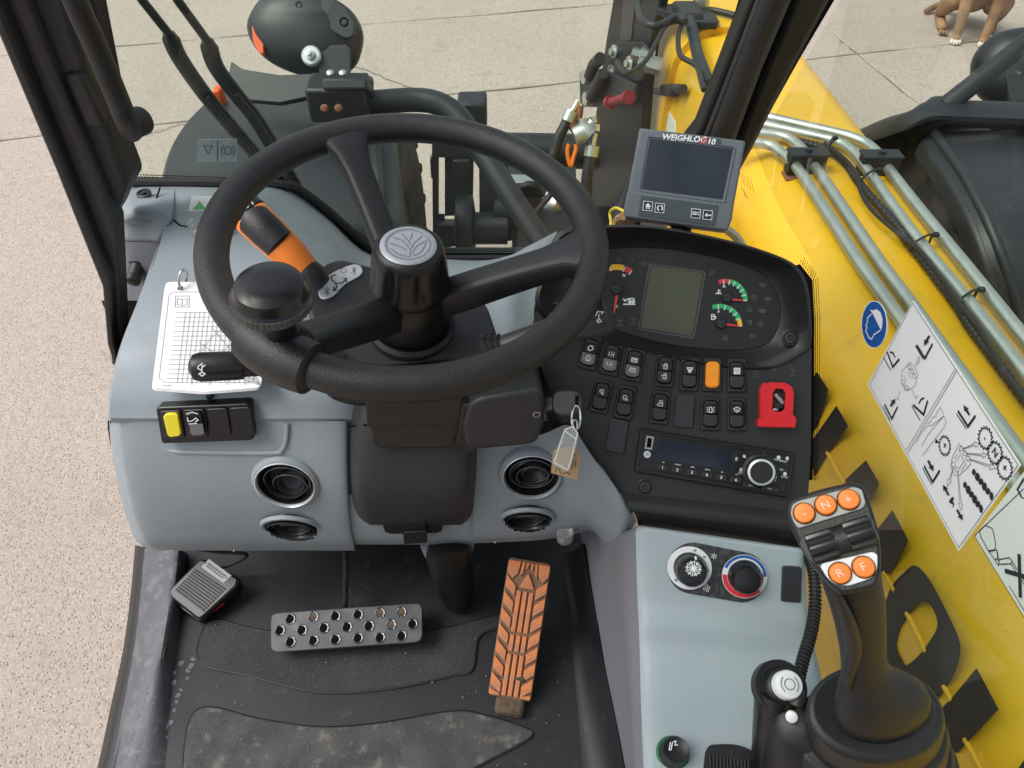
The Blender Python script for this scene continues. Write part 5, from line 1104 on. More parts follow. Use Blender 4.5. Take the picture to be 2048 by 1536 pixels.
wax = (JF.P(*X5(830, 620), 0) - JF.P(*X5(290, 790), 0)).normalized()
plate('wheel_well', JF, [X5(*p) for p in [(205, 760), (250, 710), (760, 575), (820, 570), (850, 780), (800, 800), (340, 930), (290, 900)]], -.01, .001, 'switch_black', js, r=.003)
for a, b in ((395, 790), (700, 690)):
    c = JF.P(*X5(a, b), -.003)
    MB().lathe(c - wax * .0105, wax, [(.0095, 0), (.0125, .001), (.0128, .003), (.0128, .018), (.0125, .020), (.0095, .021)], 40, amp=lambda k, r_, h: -.12 * (k % 4 in (0, 1))).build('thumb_wheel', 'gloss_black', js, angle=25)
MB().lathe(JF.P(*X5(548, 740), -.004) - wax * .006, wax, [(.0118, 0), (.0118, .012)], 32).build('wheel_divider', 'soft_black', js)
# handle: elliptical rings down to the flared hand rest
def ering(px, py, d, wpx, hpx, tilt=0, n=28, nrm=(-.25, -.35, .9)):
    f = Fr(D(px, py, d), nrm, (1, 0, 0)); s_ = d / FPX; out = []
    for k in range(n):
        t = 2 * math.pi * k / n; x, y = wpx / 2 * s_ * math.cos(t), hpx / 2 * s_ * math.sin(t); c, n_ = math.cos(R(tilt)), math.sin(R(tilt))
        out.append(f.w((x * c - y * n_, x * n_ + y * c)))
    return out
MB().loft([ering(1688, 1110, .592, 118, 86, -8), ering(1700, 1150, .60, 116, 84, -6), ering(1712, 1195, .612, 108, 84, -4), ering(1720, 1240, .626, 98, 84), ering(1725, 1290, .64, 88, 84), ering(1728, 1325, .65, 86, 86), ering(1734, 1352, .656, 98, 92, 6), ering(1744, 1376, .661, 132, 100, 12), ering(1754, 1396, .667, 170, 108, 16),
           ering(1762, 1410, .673, 188, 114, 18), ering(1765, 1420, .682, 190, 116, 18), ering(1763, 1430, .692, 178, 106, 18)]).build('handle', 'soft_black', js, angle=70)
MB().tube(cr([D(1672, 1180, .585), D(1690, 1225, .597), D(1704, 1270, .612), D(1706, 1310, .625), D(1696, 1350, .637), D(1694, 1390, .652)], 5), [.002 + .005 * math.sin(math.pi * k / 25) for k in range(26)], 12).build('palm_ridge', 'soft_black', js)
bo = []
for px, py, d, w_, h_ in [(1750, 1416, .69, 200, 130), (1750, 1418, .688, 250, 168), (1750, 1424, .69, 270, 184), (1749, 1438, .70, 276, 190), (1747, 1456, .715, 270, 186), (1744, 1460, .719, 268, 184), (1741, 1462, .72, 300, 210), (1740, 1472, .727, 312, 218), (1738, 1492, .742, 308, 216), (1735, 1496, .746, 306, 214), (1733, 1498, .746, 336, 240), (1731, 1510, .755, 348, 248), (1728, 1530, .772, 344, 246), (1726, 1534, .776, 380, 272), (1722, 1560, .79, 400, 290), (1718, 1600, .81, 410, 300)]:
    bo.append(ering(px, py, d, w_, h_, 6, 36, (-.05, -.15, .99)))
MB().loft(bo).build('rubber_boot', 'soft_black', js, angle=32, bevel=.002)
MB().loft([ering(1610, 1440, .72, 90, 70, 0, 28, (-.1, -.2, .97)), ering(1608, 1450, .725, 120, 110, 0, 28, (-.1, -.2, .97)), ering(1605, 1480, .745, 150, 150, 0, 28, (-.1, -.2, .97)), ering(1600, 1540, .775, 180, 200, 0, 28, (-.1, -.2, .97)), ering(1600, 1600, .80, 200, 220, 0, 28, (-.1, -.2, .97))]).build('boot_shoulder', 'soft_black', js, angle=60)
# ------------------------------------------------------------------ stickers on the side window
def sframe(px): return px
s1_ = thing('control_sticker', 'large white joystick control sticker with black arrows on the side window', 'sticker', SF.P(1915, 1100))
plate('sticker_sheet', SF, [(1826, 601), (2041, 930), (1917, 1102), (1735, 770)], .0005, .0012, 'sticker_white', s1_)
strokes('sticker_border', SF, [[(1825, 606), (2036, 930), (1917, 1095), (1739, 770), (1825, 606)], [(1911, 737), (1813, 900)], [(1914, 741), (1816, 905)]], .0008, 'ink', s1_, h=.0016)
X1 = lambda a, b: (1548 + a * .2441, 480 + b * .2441)
X6 = lambda a, b: (1720 + a * .1602, 800 + b * .1602)
def poly(name, pts, m, parent, h=.0018): return MB().add([SF.P(*p, h) for p in pts], [list(range(len(pts)))]).build(name, m, parent, flat=True)
def thick(name, L, wd=.0035): return strokes(name, SF, L, wd, 'ink_black', s1_, h=.0018)
for X, L in ((X1, [[(1168, 860), (1235, 970), (1298, 850)], [(1158, 866), (1222, 978)]]), (X1, [[(925, 915), (972, 1040), (1026, 975)], [(895, 960), (955, 1066)]]),
             (X1, [[(905, 1345), (965, 1465), (1012, 1365)], [(893, 1362), (950, 1478)]]), (X1, [[(1140, 1350), (1225, 1432), (1258, 1315)], [(1128, 1358), (1196, 1478)]]),
             (X1, [[(1506, 1400), (1588, 1528), (1650, 1440)], [(1494, 1424), (1575, 1545)]]), (X6, [[(800, 820), (905, 1025), (995, 880)], [(780, 845), (890, 1055)]])):
    strokes('bucket_symbol', SF, [[X(*p) for p in L[0]]], .0027, 'ink_black', s1_, h=.0018); strokes('mast_line', SF, [[X(*p) for p in L[1]]], .0013, 'ink_black', s1_, h=.0019)
def arrow(x0, y0, x1, y1, X, wd=.003, m='ink_black', hw=10):
    a, b = V(X(x0, y0)), V(X(x1, y1)); t = (b - a).normalized(); n_ = V((-t.y, t.x)); L_ = (b - a).length; h_ = b - t * min(hw * .9, L_ * .55); w_ = hw * .42; s2 = hw * .17
    poly('arrow', [a + n_ * s2, h_ + n_ * s2, h_ + n_ * w_, b, h_ - n_ * w_, h_ - n_ * s2, a - n_ * s2], m, s1_, .0021)
for v in ((1270, 785, 1228, 865), (955, 1362, 992, 1300), (1600, 1435, 1552, 1352)): arrow(*v, X1, hw=13)
arrow(848, 755, 915, 890, X6, hw=13); arrow(1105, 1190, 1035, 1055, X6, hw=13); arrow(1210, 1370, 1282, 1505, X6, hw=13)
thick('curved_arrow', [[X1(*p) for p in ((950, 918), (975, 925), (992, 965))]], .002); thick('curved_arrow', [[X1(*p) for p in ((1230, 1295), (1205, 1305), (1185, 1340))]], .002)
def gear(a, b, r_, ch):
    c = V(SF.hit(*X6(a, b), .0018)); pts = []
    for k in range(32):
        rr = r_ * (1.18 if (k // 1) % 2 else .93); pts.append((c.x + rr * math.cos(2 * math.pi * k / 32), c.y + rr * math.sin(2 * math.pi * k / 32)))
    strokes('gear_symbol', SF, [pts + [pts[0]]], .0012, 'ink_black', s1_, h=.0018, local=True)
    text('gear_letter', ch, SF, *X6(a, b), .010, 'ink_black', s1_, h=.0019, rot=0, bold=.0002)
gear(1562, 475, .0088, '-'); gear(1682, 660, .0088, 'N'); gear(1803, 850, .0088, '+'); gear(1055, 570, .0085, '+')
thin = lambda nm, L, X=X6: strokes(nm, SF, [[X(*p) for p in q_] for q_ in L], .0006, 'ink', s1_, h=.0018)
thin('lever_drawing', [[(1235, 545), (1385, 740), (1380, 800), (1345, 840), (1230, 945), (1180, 940), (1130, 840), (1145, 730), (1235, 545)], [(1175, 740), (1215, 675)], [(1200, 770), (1245, 690)], [(1240, 850), (1290, 770)], [(1260, 890), (1310, 810)], [(1225, 610), (1330, 830)]])
for a, b in ((1265, 605), (1310, 665), (1345, 730), (1165, 805), (1210, 870)): thin('lever_button', [[(a + 24 * math.cos(R(t)), b + 32 * math.sin(R(t))) for t in range(0, 361, 45)]])
thin('pointer_arrow', [[(1290, 605), (1430, 540), (1425, 515), (1495, 545), (1440, 590), (1435, 565), (1290, 612)], [(1335, 665), (1530, 675), (1530, 650), (1590, 690), (1530, 725), (1532, 700), (1335, 672)], [(1370, 735), (1630, 815), (1635, 790), (1690, 850), (1620, 872), (1625, 840), (1368, 745)],
                       [(1165, 830), (1110, 995), (1090, 990), (1090, 1075), (1140, 1020), (1125, 1005), (1170, 835)], [(1215, 890), (1240, 1290), (1225, 1290), (1262, 1375), (1280, 1300), (1262, 1295), (1222, 890)]])
thin('arm_drawing', [[(705, 530), (760, 420), (830, 330), (900, 310), (1045, 200)], [(765, 575), (850, 430), (930, 330), (1045, 200), (1075, 260), (1050, 340), (970, 440), (780, 690)], [(840, 300), (880, 270), (905, 215), (940, 210), (960, 150), (1000, 90), (1045, 190)]])
thin('lever_drawing', [[(1110, 1000), (1155, 1040), (1178, 1110), (1150, 1200), (1090, 1235), (1045, 1180), (1045, 1080), (1110, 1000)], [(1060, 1110), (1085, 1150)], [(1095, 1080), (1125, 1140)], [(1085, 1190), (1115, 1230)], [(1160, 1020), (1185, 955), (1195, 985), (1165, 1030)], [(1035, 1240), (1005, 1300), (1030, 1310)], [(1130, 1230), (1160, 1300), (1180, 1270)]], X1)
for a, b in ((1110, 1040), (1130, 1075), (1150, 1115), (1060, 1165), (1080, 1210)): thin('lever_button', [[(a + 16 * math.cos(R(t)), b + 20 * math.sin(R(t))) for t in range(0, 361, 60)]], X1)
for a0, b0, a1, b1 in ((1420, 900, 1640, 1200), (1310, 1060, 1510, 1360)):
    for k in range(6):
        t = k / 5; a, b = a0 + (a1 - a0) * t, b0 + (b1 - b0) * t
        poly('machine_symbol', [X6(a + (26 if k in (0, 5) else 34) * math.cos(R(x)), b + (44 + (k % 2) * 12) * math.sin(R(x))) for x in range(0, 360, 60)], 'ink_black', s1_, .0019)
poly('machine_symbol', [X6(*p) for p in ((1110, 1260), (1150, 1205), (1175, 1230), (1155, 1265), (1180, 1300), (1150, 1345), (1160, 1300), (1120, 1290))], 'ink_black', s1_, .0019)
poly('pointer_tip', [X6(*p) for p in ((945, 480), (995, 540), (935, 540))], 'ink_black', s1_, .0019)
s2_ = thing('warning_sticker', 'pale sticker with a crossed-out drawing at the right edge of the side window', 'sticker', SF.P(1948, 1080))
plate('sticker_sheet', SF, [(2052, 938), (1948, 1072), (2060, 1250), (2200, 1420), (2300, 1250)], .0005, .0012, 'sticker_pale', s2_)
X7 = lambda a, b: (1800 + a * .1211, 1050 + b * .1211)
def s2(nm, L, wd): return strokes(nm, SF, [[X7(*p) for p in q_] for q_ in L], wd, 'ink_black', s2_, h=.0018)
s2('sticker_border', [[(2040, -600), (1225, 180), (2100, 1620)]], .0007)
s2('cross_mark', [[(1965, 480), (1985, 1200)], [(1730, 755), (2200, 900)]], .004)
s2('linkage_drawing', [[(1405, 5), (1520, 55), (1545, 150), (1580, 320), (1560, 410), (1455, 425), (1330, 190), (1310, 90), (1405, 5)], [(1460, 440), (1600, 410), (1625, 550), (1560, 570), (1470, 440)], [(1560, 570), (1625, 670), (1640, 570), (1800, 540), (1850, 590), (1830, 640), (1640, 650)], [(1830, 640), (2048, 980)], [(1850, 600), (2070, 950)], [(1600, 440), (1620, 600)]], .0009)
s2('leader_line', [[(1805, 1010), (2050, 1420)]], .0008)
s2('frame_drawing', [[(2040, -780), (1930, -590), (1990, -470), (2060, -430)], [(2052, -760), (1945, -590), (2005, -480)]], .0009)
s3_ = thing('helmet_sticker', 'round blue helmet sticker with a white head outline on the side window', 'sticker', SF.P(1748, 695))
hc_ = [X1(820 + 100 * math.cos(R(a)), 692 + 188 * math.sin(R(a))) for a in range(0, 360, 12)]
plate('white_disc', SF, [X1(820 + 106 * math.cos(R(a)), 692 + 194 * math.sin(R(a))) for a in range(0, 360, 12)], .0004, .0010, 'sticker_white', s3_)
plate('blue_disc', SF, hc_, .0004, .0014, 'blue', s3_)
poly('helmet', [X1(*p) for p in ((790, 568), (806, 578), (840, 566), (872, 590), (890, 650), (886, 715), (876, 740), (815, 615), (788, 572))], 'sticker_white', s3_, .0019)
strokes('face_outline', SF, [[X1(*p) for p in ((800, 605), (765, 640), (768, 670), (752, 700), (764, 715), (752, 745), (778, 800), (800, 812), (820, 775), (872, 740))]], .0016, 'sticker_white', s3_, h=.0019)
# ------------------------------------------------------------------ boom
bmn = thing('telescopic_boom', 'yellow telescopic boom with steel pipes running beside the cab', 'boom', (.77, .8, .5))
SL = .07; zt = lambda y: 1.177 - SL * y
sec = [(.58, -.62), (.58, -.15), (.585, -.115), (.60, -.075), (.625, -.04), (.66, -.014), (.70, -.002), (.74, 0), (.90, 0), (.935, -.004), (.95, -.018), (.952, -.62)]
MB().loft([[V((x, y, zt(y) + h)) for x, h in sec] for y in (-1.6, 0, 1, 2, 2.6, 3.18)]).build('boom_tube', 'yellow', bmn, angle=75)
sec2 = [(.555, -.62), (.555, -.15), (.562, -.10), (.58, -.055), (.61, -.015), (.65, .012), (.70, .025), (.92, .025), (.965, .015), (.985, -.02), (.985, -.62)]
MB().loft([[V((x, y, zt(y) + h)) for x, h in sec2] for y in (2.62, 2.66, 2.98, 3.02)]).build('boom_collar', 'yellow', bmn, angle=40, bevel=.004)
MB().loft([[V((.77 + (x - .77) * .8, y, zt(y) + h * .8 - .06)) for x, h in sec] for y in (3.1, 3.9)]).build('inner_boom', 'ext_black', bmn, angle=50)
un_ = V((0, SL, 1)).normalized(); BT = Fr((.75, 0, zt(0) + .020), un_)
BS = Fr((.578, 0, 1), (-1, 0, 0), (0, -1, 0))
def decal(pts): plate('black_decal', BS, pts, -.0005, .0008, 'decal_black', bmn)
decal([(1600, 800), (1633, 744), (1655, 779), (1634, 850), (1604, 890)]); decal([(1672, 812), (1695, 852), (1650, 915), (1628, 952), (1618, 890)])
decal([(1731, 921), (1757, 967), (1737, 1005), (1700, 1010), (1690, 960)]); decal([(1784, 1021), (1815, 1081), (1780, 1146), (1740, 1150), (1730, 1090)])
ringplate('black_decal', BS, cr([V(p) for p in [(1829, 1131), (1855, 1156), (1890, 1220), (1914, 1273), (1919, 1300), (1908, 1342), (1881, 1387), (1860, 1403), (1800, 1400), (1772, 1330), (1766, 1240), (1780, 1178), (1808, 1145)]], 4, True),
          cr([V(p) for p in [(1846, 1204), (1863, 1213), (1875, 1250), (1857, 1285), (1838, 1310), (1812, 1331), (1802, 1320), (1791, 1290), (1803, 1250), (1828, 1214)]], 4, True), -.0005, .0008, 'decal_black', bmn)
decal([(1952, 1337), (1995, 1419), (1913, 1506), (1850, 1500), (1877, 1423), (1906, 1393)]); decal([(2048, 1520), (2070, 1560), (2030, 1640), (1990, 1600)])
for L in ([(1655, 905), (1688, 968)], [(1768, 1145), (1790, 1182)], [(1814, 1226), (1852, 1304)], [(1888, 1372), (1903, 1402)], [(1930, 1478), (1965, 1545)]):
    MB().tube([BS.P(*p) for p in L], .0038, 8).build('side_ridge', 'yellow', bmn)
strokes('print_lines', BS, [[(1480 + 7 * k, 345 + 4 * k), (1490 + 6 * k, 372 + 4 * k)] for k in range(4)] + [[(1482, 375), (1492, 388)], [(1488, 388), (1495, 396)]], .002, 'ink_black', bmn, h=.001)
def pipe(px, r_=.0125):
    P_ = cr([BT.P(x, y) for x, y in px], 6); MB().tube(P_, r_, 14).build('steel_pipe', 'zinc', bmn)
pipe([(1470, 218), (1526, 232), (1608, 251), (1690, 270), (1727, 284), (1750, 301), (1766, 322), (1782, 345), (1844, 424), (1929, 528), (2048, 676), (2200, 868)])
pipe([(1460, 232), (1515, 246), (1621, 270), (1676, 284), (1706, 304), (1724, 325), (1738, 345), (1796, 426), (1861, 512), (1934, 600), (2048, 745), (2200, 942)])
pipe([(1450, 250), (1502, 263), (1567, 273), (1600, 294), (1620, 320), (1638, 345), (1694, 428), (1760, 525), (1821, 607), (1914, 736), (1987, 836), (2060, 936), (2200, 1130)])
pipe([(1440, 272), (1495, 284), (1539, 290), (1566, 308), (1584, 325), (1601, 345), (1653, 424), (1717, 523), (1797, 634), (1900, 780), (2060, 1010)])
BTh = Fr(BT.o + BT.n * .012, BT.n)
yax = V((0, 1, -SL)).normalized(); xax = V((1, 0, 0))
def clamp(px, py):
    c = BT.P(px, py)
    b = MB().box(c, .044, .018, .026, (xax, yax, un_)).build('pipe_clamp', 'ext_black', bmn, bevel=.002)
    MB().box(c + un_ * .0275, .047, .022, .003, (xax, yax, un_)).build('clamp_plate', 'fender', b, bevel=.001)
    MB().lathe(c + un_ * .03, un_, [(.009, 0), (.009, .007), (.007, .008), (0, .008)], 6).build('bolt_head', 'fender', b, flat=True)
    MB().box(c - un_ * .028 - yax * .012, .05, .022, .004, (xax, yax, un_)).build('weld_pad', 'rust', b, bevel=.003)
clamp(1611, 326); clamp(1756, 330)
cdp = cr([BT.P(x, y, -.004) for x, y in [(1600, 283), (1656, 300), (1690, 325), (1714, 359), (1741, 393), (1792, 450), (1822, 490), (1865, 545), (1914, 610), (1940, 652), (1987, 716), (2048, 797), (2140, 920)]], 26)
MB().tube(cdp, [.0098 if (k // 2) % 2 else .0078 for k in range(len(cdp))], 10).build('corrugated_conduit', 'hose', bmn)
MB().tube(cr([BT.P(x, y, .012) for x, y in [(1650, 285), (1690, 318), (1712, 345), (1722, 385), (1748, 425), (1800, 470), (1838, 500), (1880, 552), (1916, 604), (1960, 660), (2010, 745), (2060, 812)]], 6), .0042, 8).build('cable', 'hose', bmn)
for x, y, x2, y2 in ((1664, 280, 1652, 304), (1752, 344, 1722, 362), (1864, 474, 1824, 492), (1954, 584, 1914, 606)):
    a, b = BT.P(x, y, .006), BT.P(x2, y2, .006)
    MB().tube(cr([a + V((0, 0, -.014)), a.lerp(b, .1) + V((0, 0, .008)), a.lerp(b, .5) + V((0, 0, .012)), a.lerp(b, .9) + V((0, 0, .006)), b + V((0, 0, -.014))], 5), .0028, 6).build('cable_tie', 'hose', bmn)
    MB().box(a + V((.006, 0, .006)), .006, .005, .004).build('tie_head', 'hose', bmn, bevel=.001)
# boom front fittings: hose bundle and pins on its side
X3 = lambda a, b: (1150 + a * .1709, b * .1709)
BTc = Fr(BT.o + BT.n * .02, BT.n); BSc = Fr((.56, 0, 1), (-1, 0, 0), (0, -1, 0))
gy = thing('hose_bundle', 'grey hoses branching over the front of the boom', 'hose', BTc.P(1390, 60))
MB().tube(cr([BTc.P(*X3(*p)) for p in [(1310, 200), (1360, 300), (1430, 620), (1530, 900), (1560, 1000)]], 6), .018, 12).build('hose', 'fender', gy)
MB().tube(cr([BTc.P(*X3(*p)) for p in [(1380, 220), (1430, 140), (1600, 120), (1900, 190), (2100, 260)]], 6), .011, 10).build('hose', 'fender', gy)
MB().tube(cr([BTc.P(*X3(*p), .02) for p in [(1260, 260), (1210, 420), (1230, 640), (1380, 740), (1440, 800), (1480, 950), (1510, 1050)]], 6), .008, 10).build('hose', 'hose', gy)
MB().tube(cr([BTc.P(*X3(*p), .04) for p in [(1290, 250), (1180, 200), (1000, 290), (880, 290), (780, 220), (740, 60), (760, -80)]], 6), .012, 10).build('hose', 'fender', gy)
MB().tube(cr([BTc.P(*X3(*p), .03) for p in [(1280, 240), (1080, 290), (960, 480), (850, 680), (730, 800), (600, 860), (530, 790), (490, 720)]], 6), .0075, 8).build('cable', 'hose', gy)
MB().box(BTc.P(*X3(1310, 150)), .045, .08, .02, (xax, yax, un_)).build('junction_block', 'ext_black', gy, bevel=.015)
plate('top_plate', BTc, [X3(*p) for p in [(940, 80), (1050, 40), (1400, 40), (1640, 150), (1690, 240), (1660, 265), (1400, 240), (1180, 170)]], -.02, .004, 'ext_black', gy, bevel=.004)
MB().lathe(BTc.P(*X3(1470, 60)), un_, [(.03, 0), (.03, .03), (.018, .032), (.018, .05), (0, .05)], 12).build('fitting', 'zinc', gy)
pn = thing('boom_pin_set', 'grey pins and hydraulic couplings standing out from the boom side', 'coupling', BSc.P(1290, 240))
def rod(a, b, a2, b2, r_, m, nm): MB().tube([BSc.P(*X3(a, b)), BSc.P(*X3(a2, b2))], r_, 12).build(nm, m, pn)
rod(935, 1065, 1160, 1095, .013, 'cover_dark', 'pin'); rod(1035, 1030, 1265, 1040, .015, 'cover_dark', 'pin')
def hexf(a, b, r_, l, m='zinc'): 
    c = BSc.P(*X3(a, b)); MB().lathe(c, (-1, -.2, .1), [(r_, -l), (r_, 0), (r_ * .7, .0), (r_ * .7, l), (0, l)], 6).build('coupling', m, pn, flat=True)
hexf(690, 1240, .035, .05); hexf(740, 1370, .038, .05); hexf(800, 650, .04, .05); hexf(850, 770, .04, .055)
plate('leaf_sticker', BSc, [(1334, 216), (1350, 245), (1350, 268), (1328, 270), (1326, 245)], -.02, -.018, 'sticker_pale', pn)
# ------------------------------------------------------------------ boom head linkage, carriage and hoses in front of the machine
hx = thing('hydraulic_linkage', 'black boom head linkage with bolted plate and hydraulic fittings', 'linkage', at(1200, 470, y=2.6))
HF = Fr((.50, 2.7, .7), (-1, -.35, .1), (.35, -1, 0))
plate('arm_plate', HF, [(1236, -60), (1330, -60), (1300, 90), (1290, 170), (1278, 330), (1262, 480), (1150, 480), (1178, 330), (1200, 160), (1212, 80)], -.04, 0, 'ext_black', hx, bevel=.006)
plate('arm_web', HF, [(1250, -60), (1276, -60), (1262, 80), (1240, 84)], 0, .004, 'pillar_brown', hx)
plate('bolt_plate', HF, [X3(*p) for p in [(330, 660), (380, 540), (440, 490), (800, 490), (870, 590), (880, 650), (770, 960), (360, 950), (330, 900)]], .03, .045, 'ext_black', hx, r=.02, bevel=.004)
for a, b in ((465, 605), (425, 840), (645, 740)): 
    k = MB().lathe(HF.P(*X3(a, b), .046), HF.n, [(.026, 0), (.026, .006), (.018, .008), (.014, .008), (.013, .02), (0, .02)], 16).build('bolt', 'zinc', hx)
for a, b in ((760, 640), (840, 740)): MB().lathe(HF.P(*X3(a, b), .06), (-1, .2, .2), [(.03, -.05), (.03, .0), (.02, .0), (.02, .03), (0, .03)], 6).build('coupling', 'zinc', hx, flat=True)
plate('lower_plate', HF, [X3(*p) for p in [(50, 850), (100, 820), (360, 830), (700, 990), (680, 1180), (380, 1260), (90, 1250), (55, 1180)]], .05, .07, 'fender', hx, r=.01, bevel=.004)
for L in ([(300, 680), (220, 760), (170, 900)], [(330, 860), (250, 1020), (190, 1150)]):
    MB().tube([HF.P(*X3(*p), .1) for p in L], .024, 12).build('hose', 'hose', hx)
    MB().lathe(HF.P(*X3(*L[-1]), .08), HF.n, [(.026, 0), (.026, .03), (0, .03)], 12).build('hose_end', 'zinc', hx)
MB().tube([HF.P(*X3(410, 1200), .1), HF.P(*X3(620, 1140), .1)], .018, 14).build('red_coupling', 'dark_red', hx)
for a in (410, 620): MB().tube([HF.P(*X3(a - 12, 1203 - (a - 410) * .28), .1), HF.P(*X3(a + 16, 1196 - (a - 410) * .28), .1)], .026, 14).build('coupling_flange', 'dark_red', hx)
# hoses and coupling hanging below
X2 = lambda a, b: (1120 + a * .0977, 200 + b * .0977)
hg = thing('hydraulic_hose_set', 'hydraulic hoses with silver fittings hanging below the boom head', 'hose', at(1160, 470, d=2.75))
HG = Fr(at(1180, 280, d=2.75), (0, -.85, .5))
def ht(L, r_, m, nm, n_=4): MB().tube(cr([HG.P(*X2(*p)) for p in L], n_), r_, 10).build(nm, m, hg)
ht([(370, 20), (300, 150), (240, 240)], .012, 'chrome', 'fitting'); ht([(240, 230), (150, 420), (60, 600), (-20, 760), (-80, 980), (-140, 1150)], .02, 'hose', 'hose'); ht([(245, 230), (150, 440)], .026, 'zinc', 'ferrule')
ht([(720, 680), (690, 820), (670, 930)], .011, 'chrome', 'fitting'); ht([(665, 940), (630, 1160)], .027, 'zinc', 'ferrule'); ht([(640, 1120), (580, 1400), (540, 1700), (530, 2200), (400, 2800)], .021, 'hose', 'hose')
ht([(720, 500), (720, 640)], .02, 'chrome', 'coupling_nut'); ht([(680, 340), (690, 470)], .016, 'chrome', 'coupling_nut'); ht([(480, 380), (480, 600)], .024, 'zinc', 'valve_body'); ht([(520, 580), (660, 470)], .022, 'zinc', 'valve_body')
ht([(300, 760), (520, 660), (620, 720)], .04, 'zinc', 'valve_block'); ht([(260, 340), (250, 500), (330, 620)], .018, 'rust', 'lever'); ht([(180, 900), (150, 1050), (180, 1250), (230, 1350), (270, 1200), (330, 1000), (320, 900)], .008, 'orange', 'dust_cap_cord'); ht([(410, 120), (390, 300), (360, 420)], .014, 'rust', 'bracket')
# cross frame
cg_ = thing('front_carriage', 'black slotted steel carriage frame at the front of the machine', 'carriage', at(900, 480, y=2.45))
X8 = lambda a, b: (780 + a * .1709, 260 + b * .1709)
GF = Fr((-.2, 2.45, .5), (0, -1, .25))
def gp(nm, pts, m='ext_black', h0=-.04, h1=0, **k): return plate(nm, GF, [X8(*p) for p in pts], h0, h1, m, cg_, bevel=.004, **k)
gp('post', [(490, 90), (565, 90), (565, 1340), (500, 1345)]); gp('post', [(640, 180), (980, 180), (965, 1000), (640, 1010)], h1=-.005); gp('post', [(1040, 300), (1340, 300), (1560, 1290), (1050, 1300)], h1=.01)
gp('cross_bar', [(490, 80), (960, 120), (960, 330), (490, 325)], h1=.02); gp('cross_bar', [(560, 1110), (860, 1120), (860, 1350), (540, 1400)], h1=.03); gp('cross_bar', [(640, 1230), (1100, 1100), (1540, 1150), (1540, 1290), (700, 1360)], h1=-.01)
gp('side_hook', [(465, 330), (498, 330), (500, 570), (480, 570)], h1=.015)
gp('light_panel', [(556, 985), (640, 985), (640, 1115), (570, 1110)], 'fender', h1=-.03)
MB().box(GF.P(*X8(840, 400)), .03, .03, .03).build('lug', 'fender', cg_, bevel=.004)
MB().lathe(GF.P(*X8(880, 1150), .06), (1, 0, 0), [(.03, -.04), (.12, -.03), (.13, .0), (.12, .03), (.06, .04), (.06, .16), (0, .16)], 20).build('pulley', 'ext_black', cg_)
MB().tube([GF.P(*X8(760, 1165), .06), GF.P(*X8(850, 1165), .06)], .014, 8).build('bolt', 'zinc', cg_)
MB().tube([GF.P(*X8(1215, 920), .05), GF.P(*X8(1420, 945), .05)], .04, 12).build('pin', 'fender', cg_)
gp('small_box', [(1260, 1040), (1420, 1040), (1400, 1170), (1240, 1170)], 'fender', h1=.03)
tb = thing('front_cross_tube', 'thick dark cross tubes behind the carriage frame', 'tube', at(1150, 340, y=2.9))
MB().tube([at(1000, 300, y=3.0), at(1270, 305, y=3.0)], .075, 20).build('tube', 'fender', tb); MB().tube([at(985, 362, y=2.7), at(1150, 362, y=2.7)], .055, 18).build('tube', 'fender', tb)
MB().box(at(1060, 372, y=2.62), .13, .03, .035).build('bracket', 'zinc', tb, bevel=.004)
sp_ = [at(1058 + 8 * t * 1.4, 376 + 58 * t, y=2.55) for t in [k / 60 for k in range(61)]]
MB().tube([p + V((.028 * math.cos(k * .9), 0, .028 * math.sin(k * .9) * .5)) for k, p in enumerate(sp_)], .02, 10).build('spiral_hose', 'fender', tb)
MB().lathe(at(1120, 420, y=2.6), (1, -.3, 0), [(.03, -.06), (.11, -.05), (.12, 0), (.10, .03), (.05, .05), (0, .05)], 24).build('hub_drum', 'steel', tb)
MB().tube([at(1105, 385, y=2.5), at(1066, 430, y=2.45), at(1080, 475, y=2.4)], .012, 8).build('hose', 'hose', tb)
ch = thing('chassis_front', 'dark chassis plate just below the windscreen', 'chassis', (.0, 1.9, .4))
MB().box((-.02, 1.52, .62), .30, .28, .10).build('chassis_plate', 'fender', ch, bevel=.02); MB().box((.2, 2.3, .22), .2, .25, .14).build('chassis_block', 'ext_black', ch, bevel=.02)
MB().tube([at(1230, 480, y=2.3), at(1290, 330, y=2.7)], .05, 12).build('lift_link', 'ext_black', ch)
# ------------------------------------------------------------------ left front wheel, fender, mirror
def wheel(cx, cy_, cz, rad, wid, label):
    t = thing('front_wheel', label, 'wheel', (cx, cy_, 0), 'front wheels')
    prof = [(rad * .55, -wid * .42), (rad * .62, -wid * .5), (rad * .9, -wid * .5), (rad * .97, -wid * .42), (rad * .98, 0), (rad * .97, wid * .42), (rad * .9, wid * .5), (rad * .62, wid * .5), (rad * .55, wid * .42)]
    MB().lathe((cx, cy_, cz), (1, 0, 0), prof, 64).build('tyre', 'tyre', t, angle=50)
    MB().lathe((cx, cy_, cz), (1, 0, 0), [(.02, -wid * .3), (rad * .5, -wid * .3), (rad * .56, -wid * .44), (rad * .56, wid * .44), (rad * .5, wid * .3), (.02, wid * .3)], 40).build('rim', 'ext_black', t)
    for k in range(44):
        a = 2 * math.pi * k / 44; s_ = 1 if k % 2 else -1
        def pt(u, off, rr): 
            b = a + off; return V((cx + u * wid, cy_ + rr * math.cos(b), cz + rr * math.sin(b)))
        q = []
        for rr in (rad * .95, rad * 1.035):
            q.append([pt(s_ * .02, -.03, rr), pt(s_ * .02, .03, rr), pt(s_ * .5, .15, rr * (.97 if rr > rad else 1)), pt(s_ * .5, .08, rr * (.97 if rr > rad else 1))])
        MB().loft(q).build('tread_lug', 'tyre', t, bevel=.006)
    return t
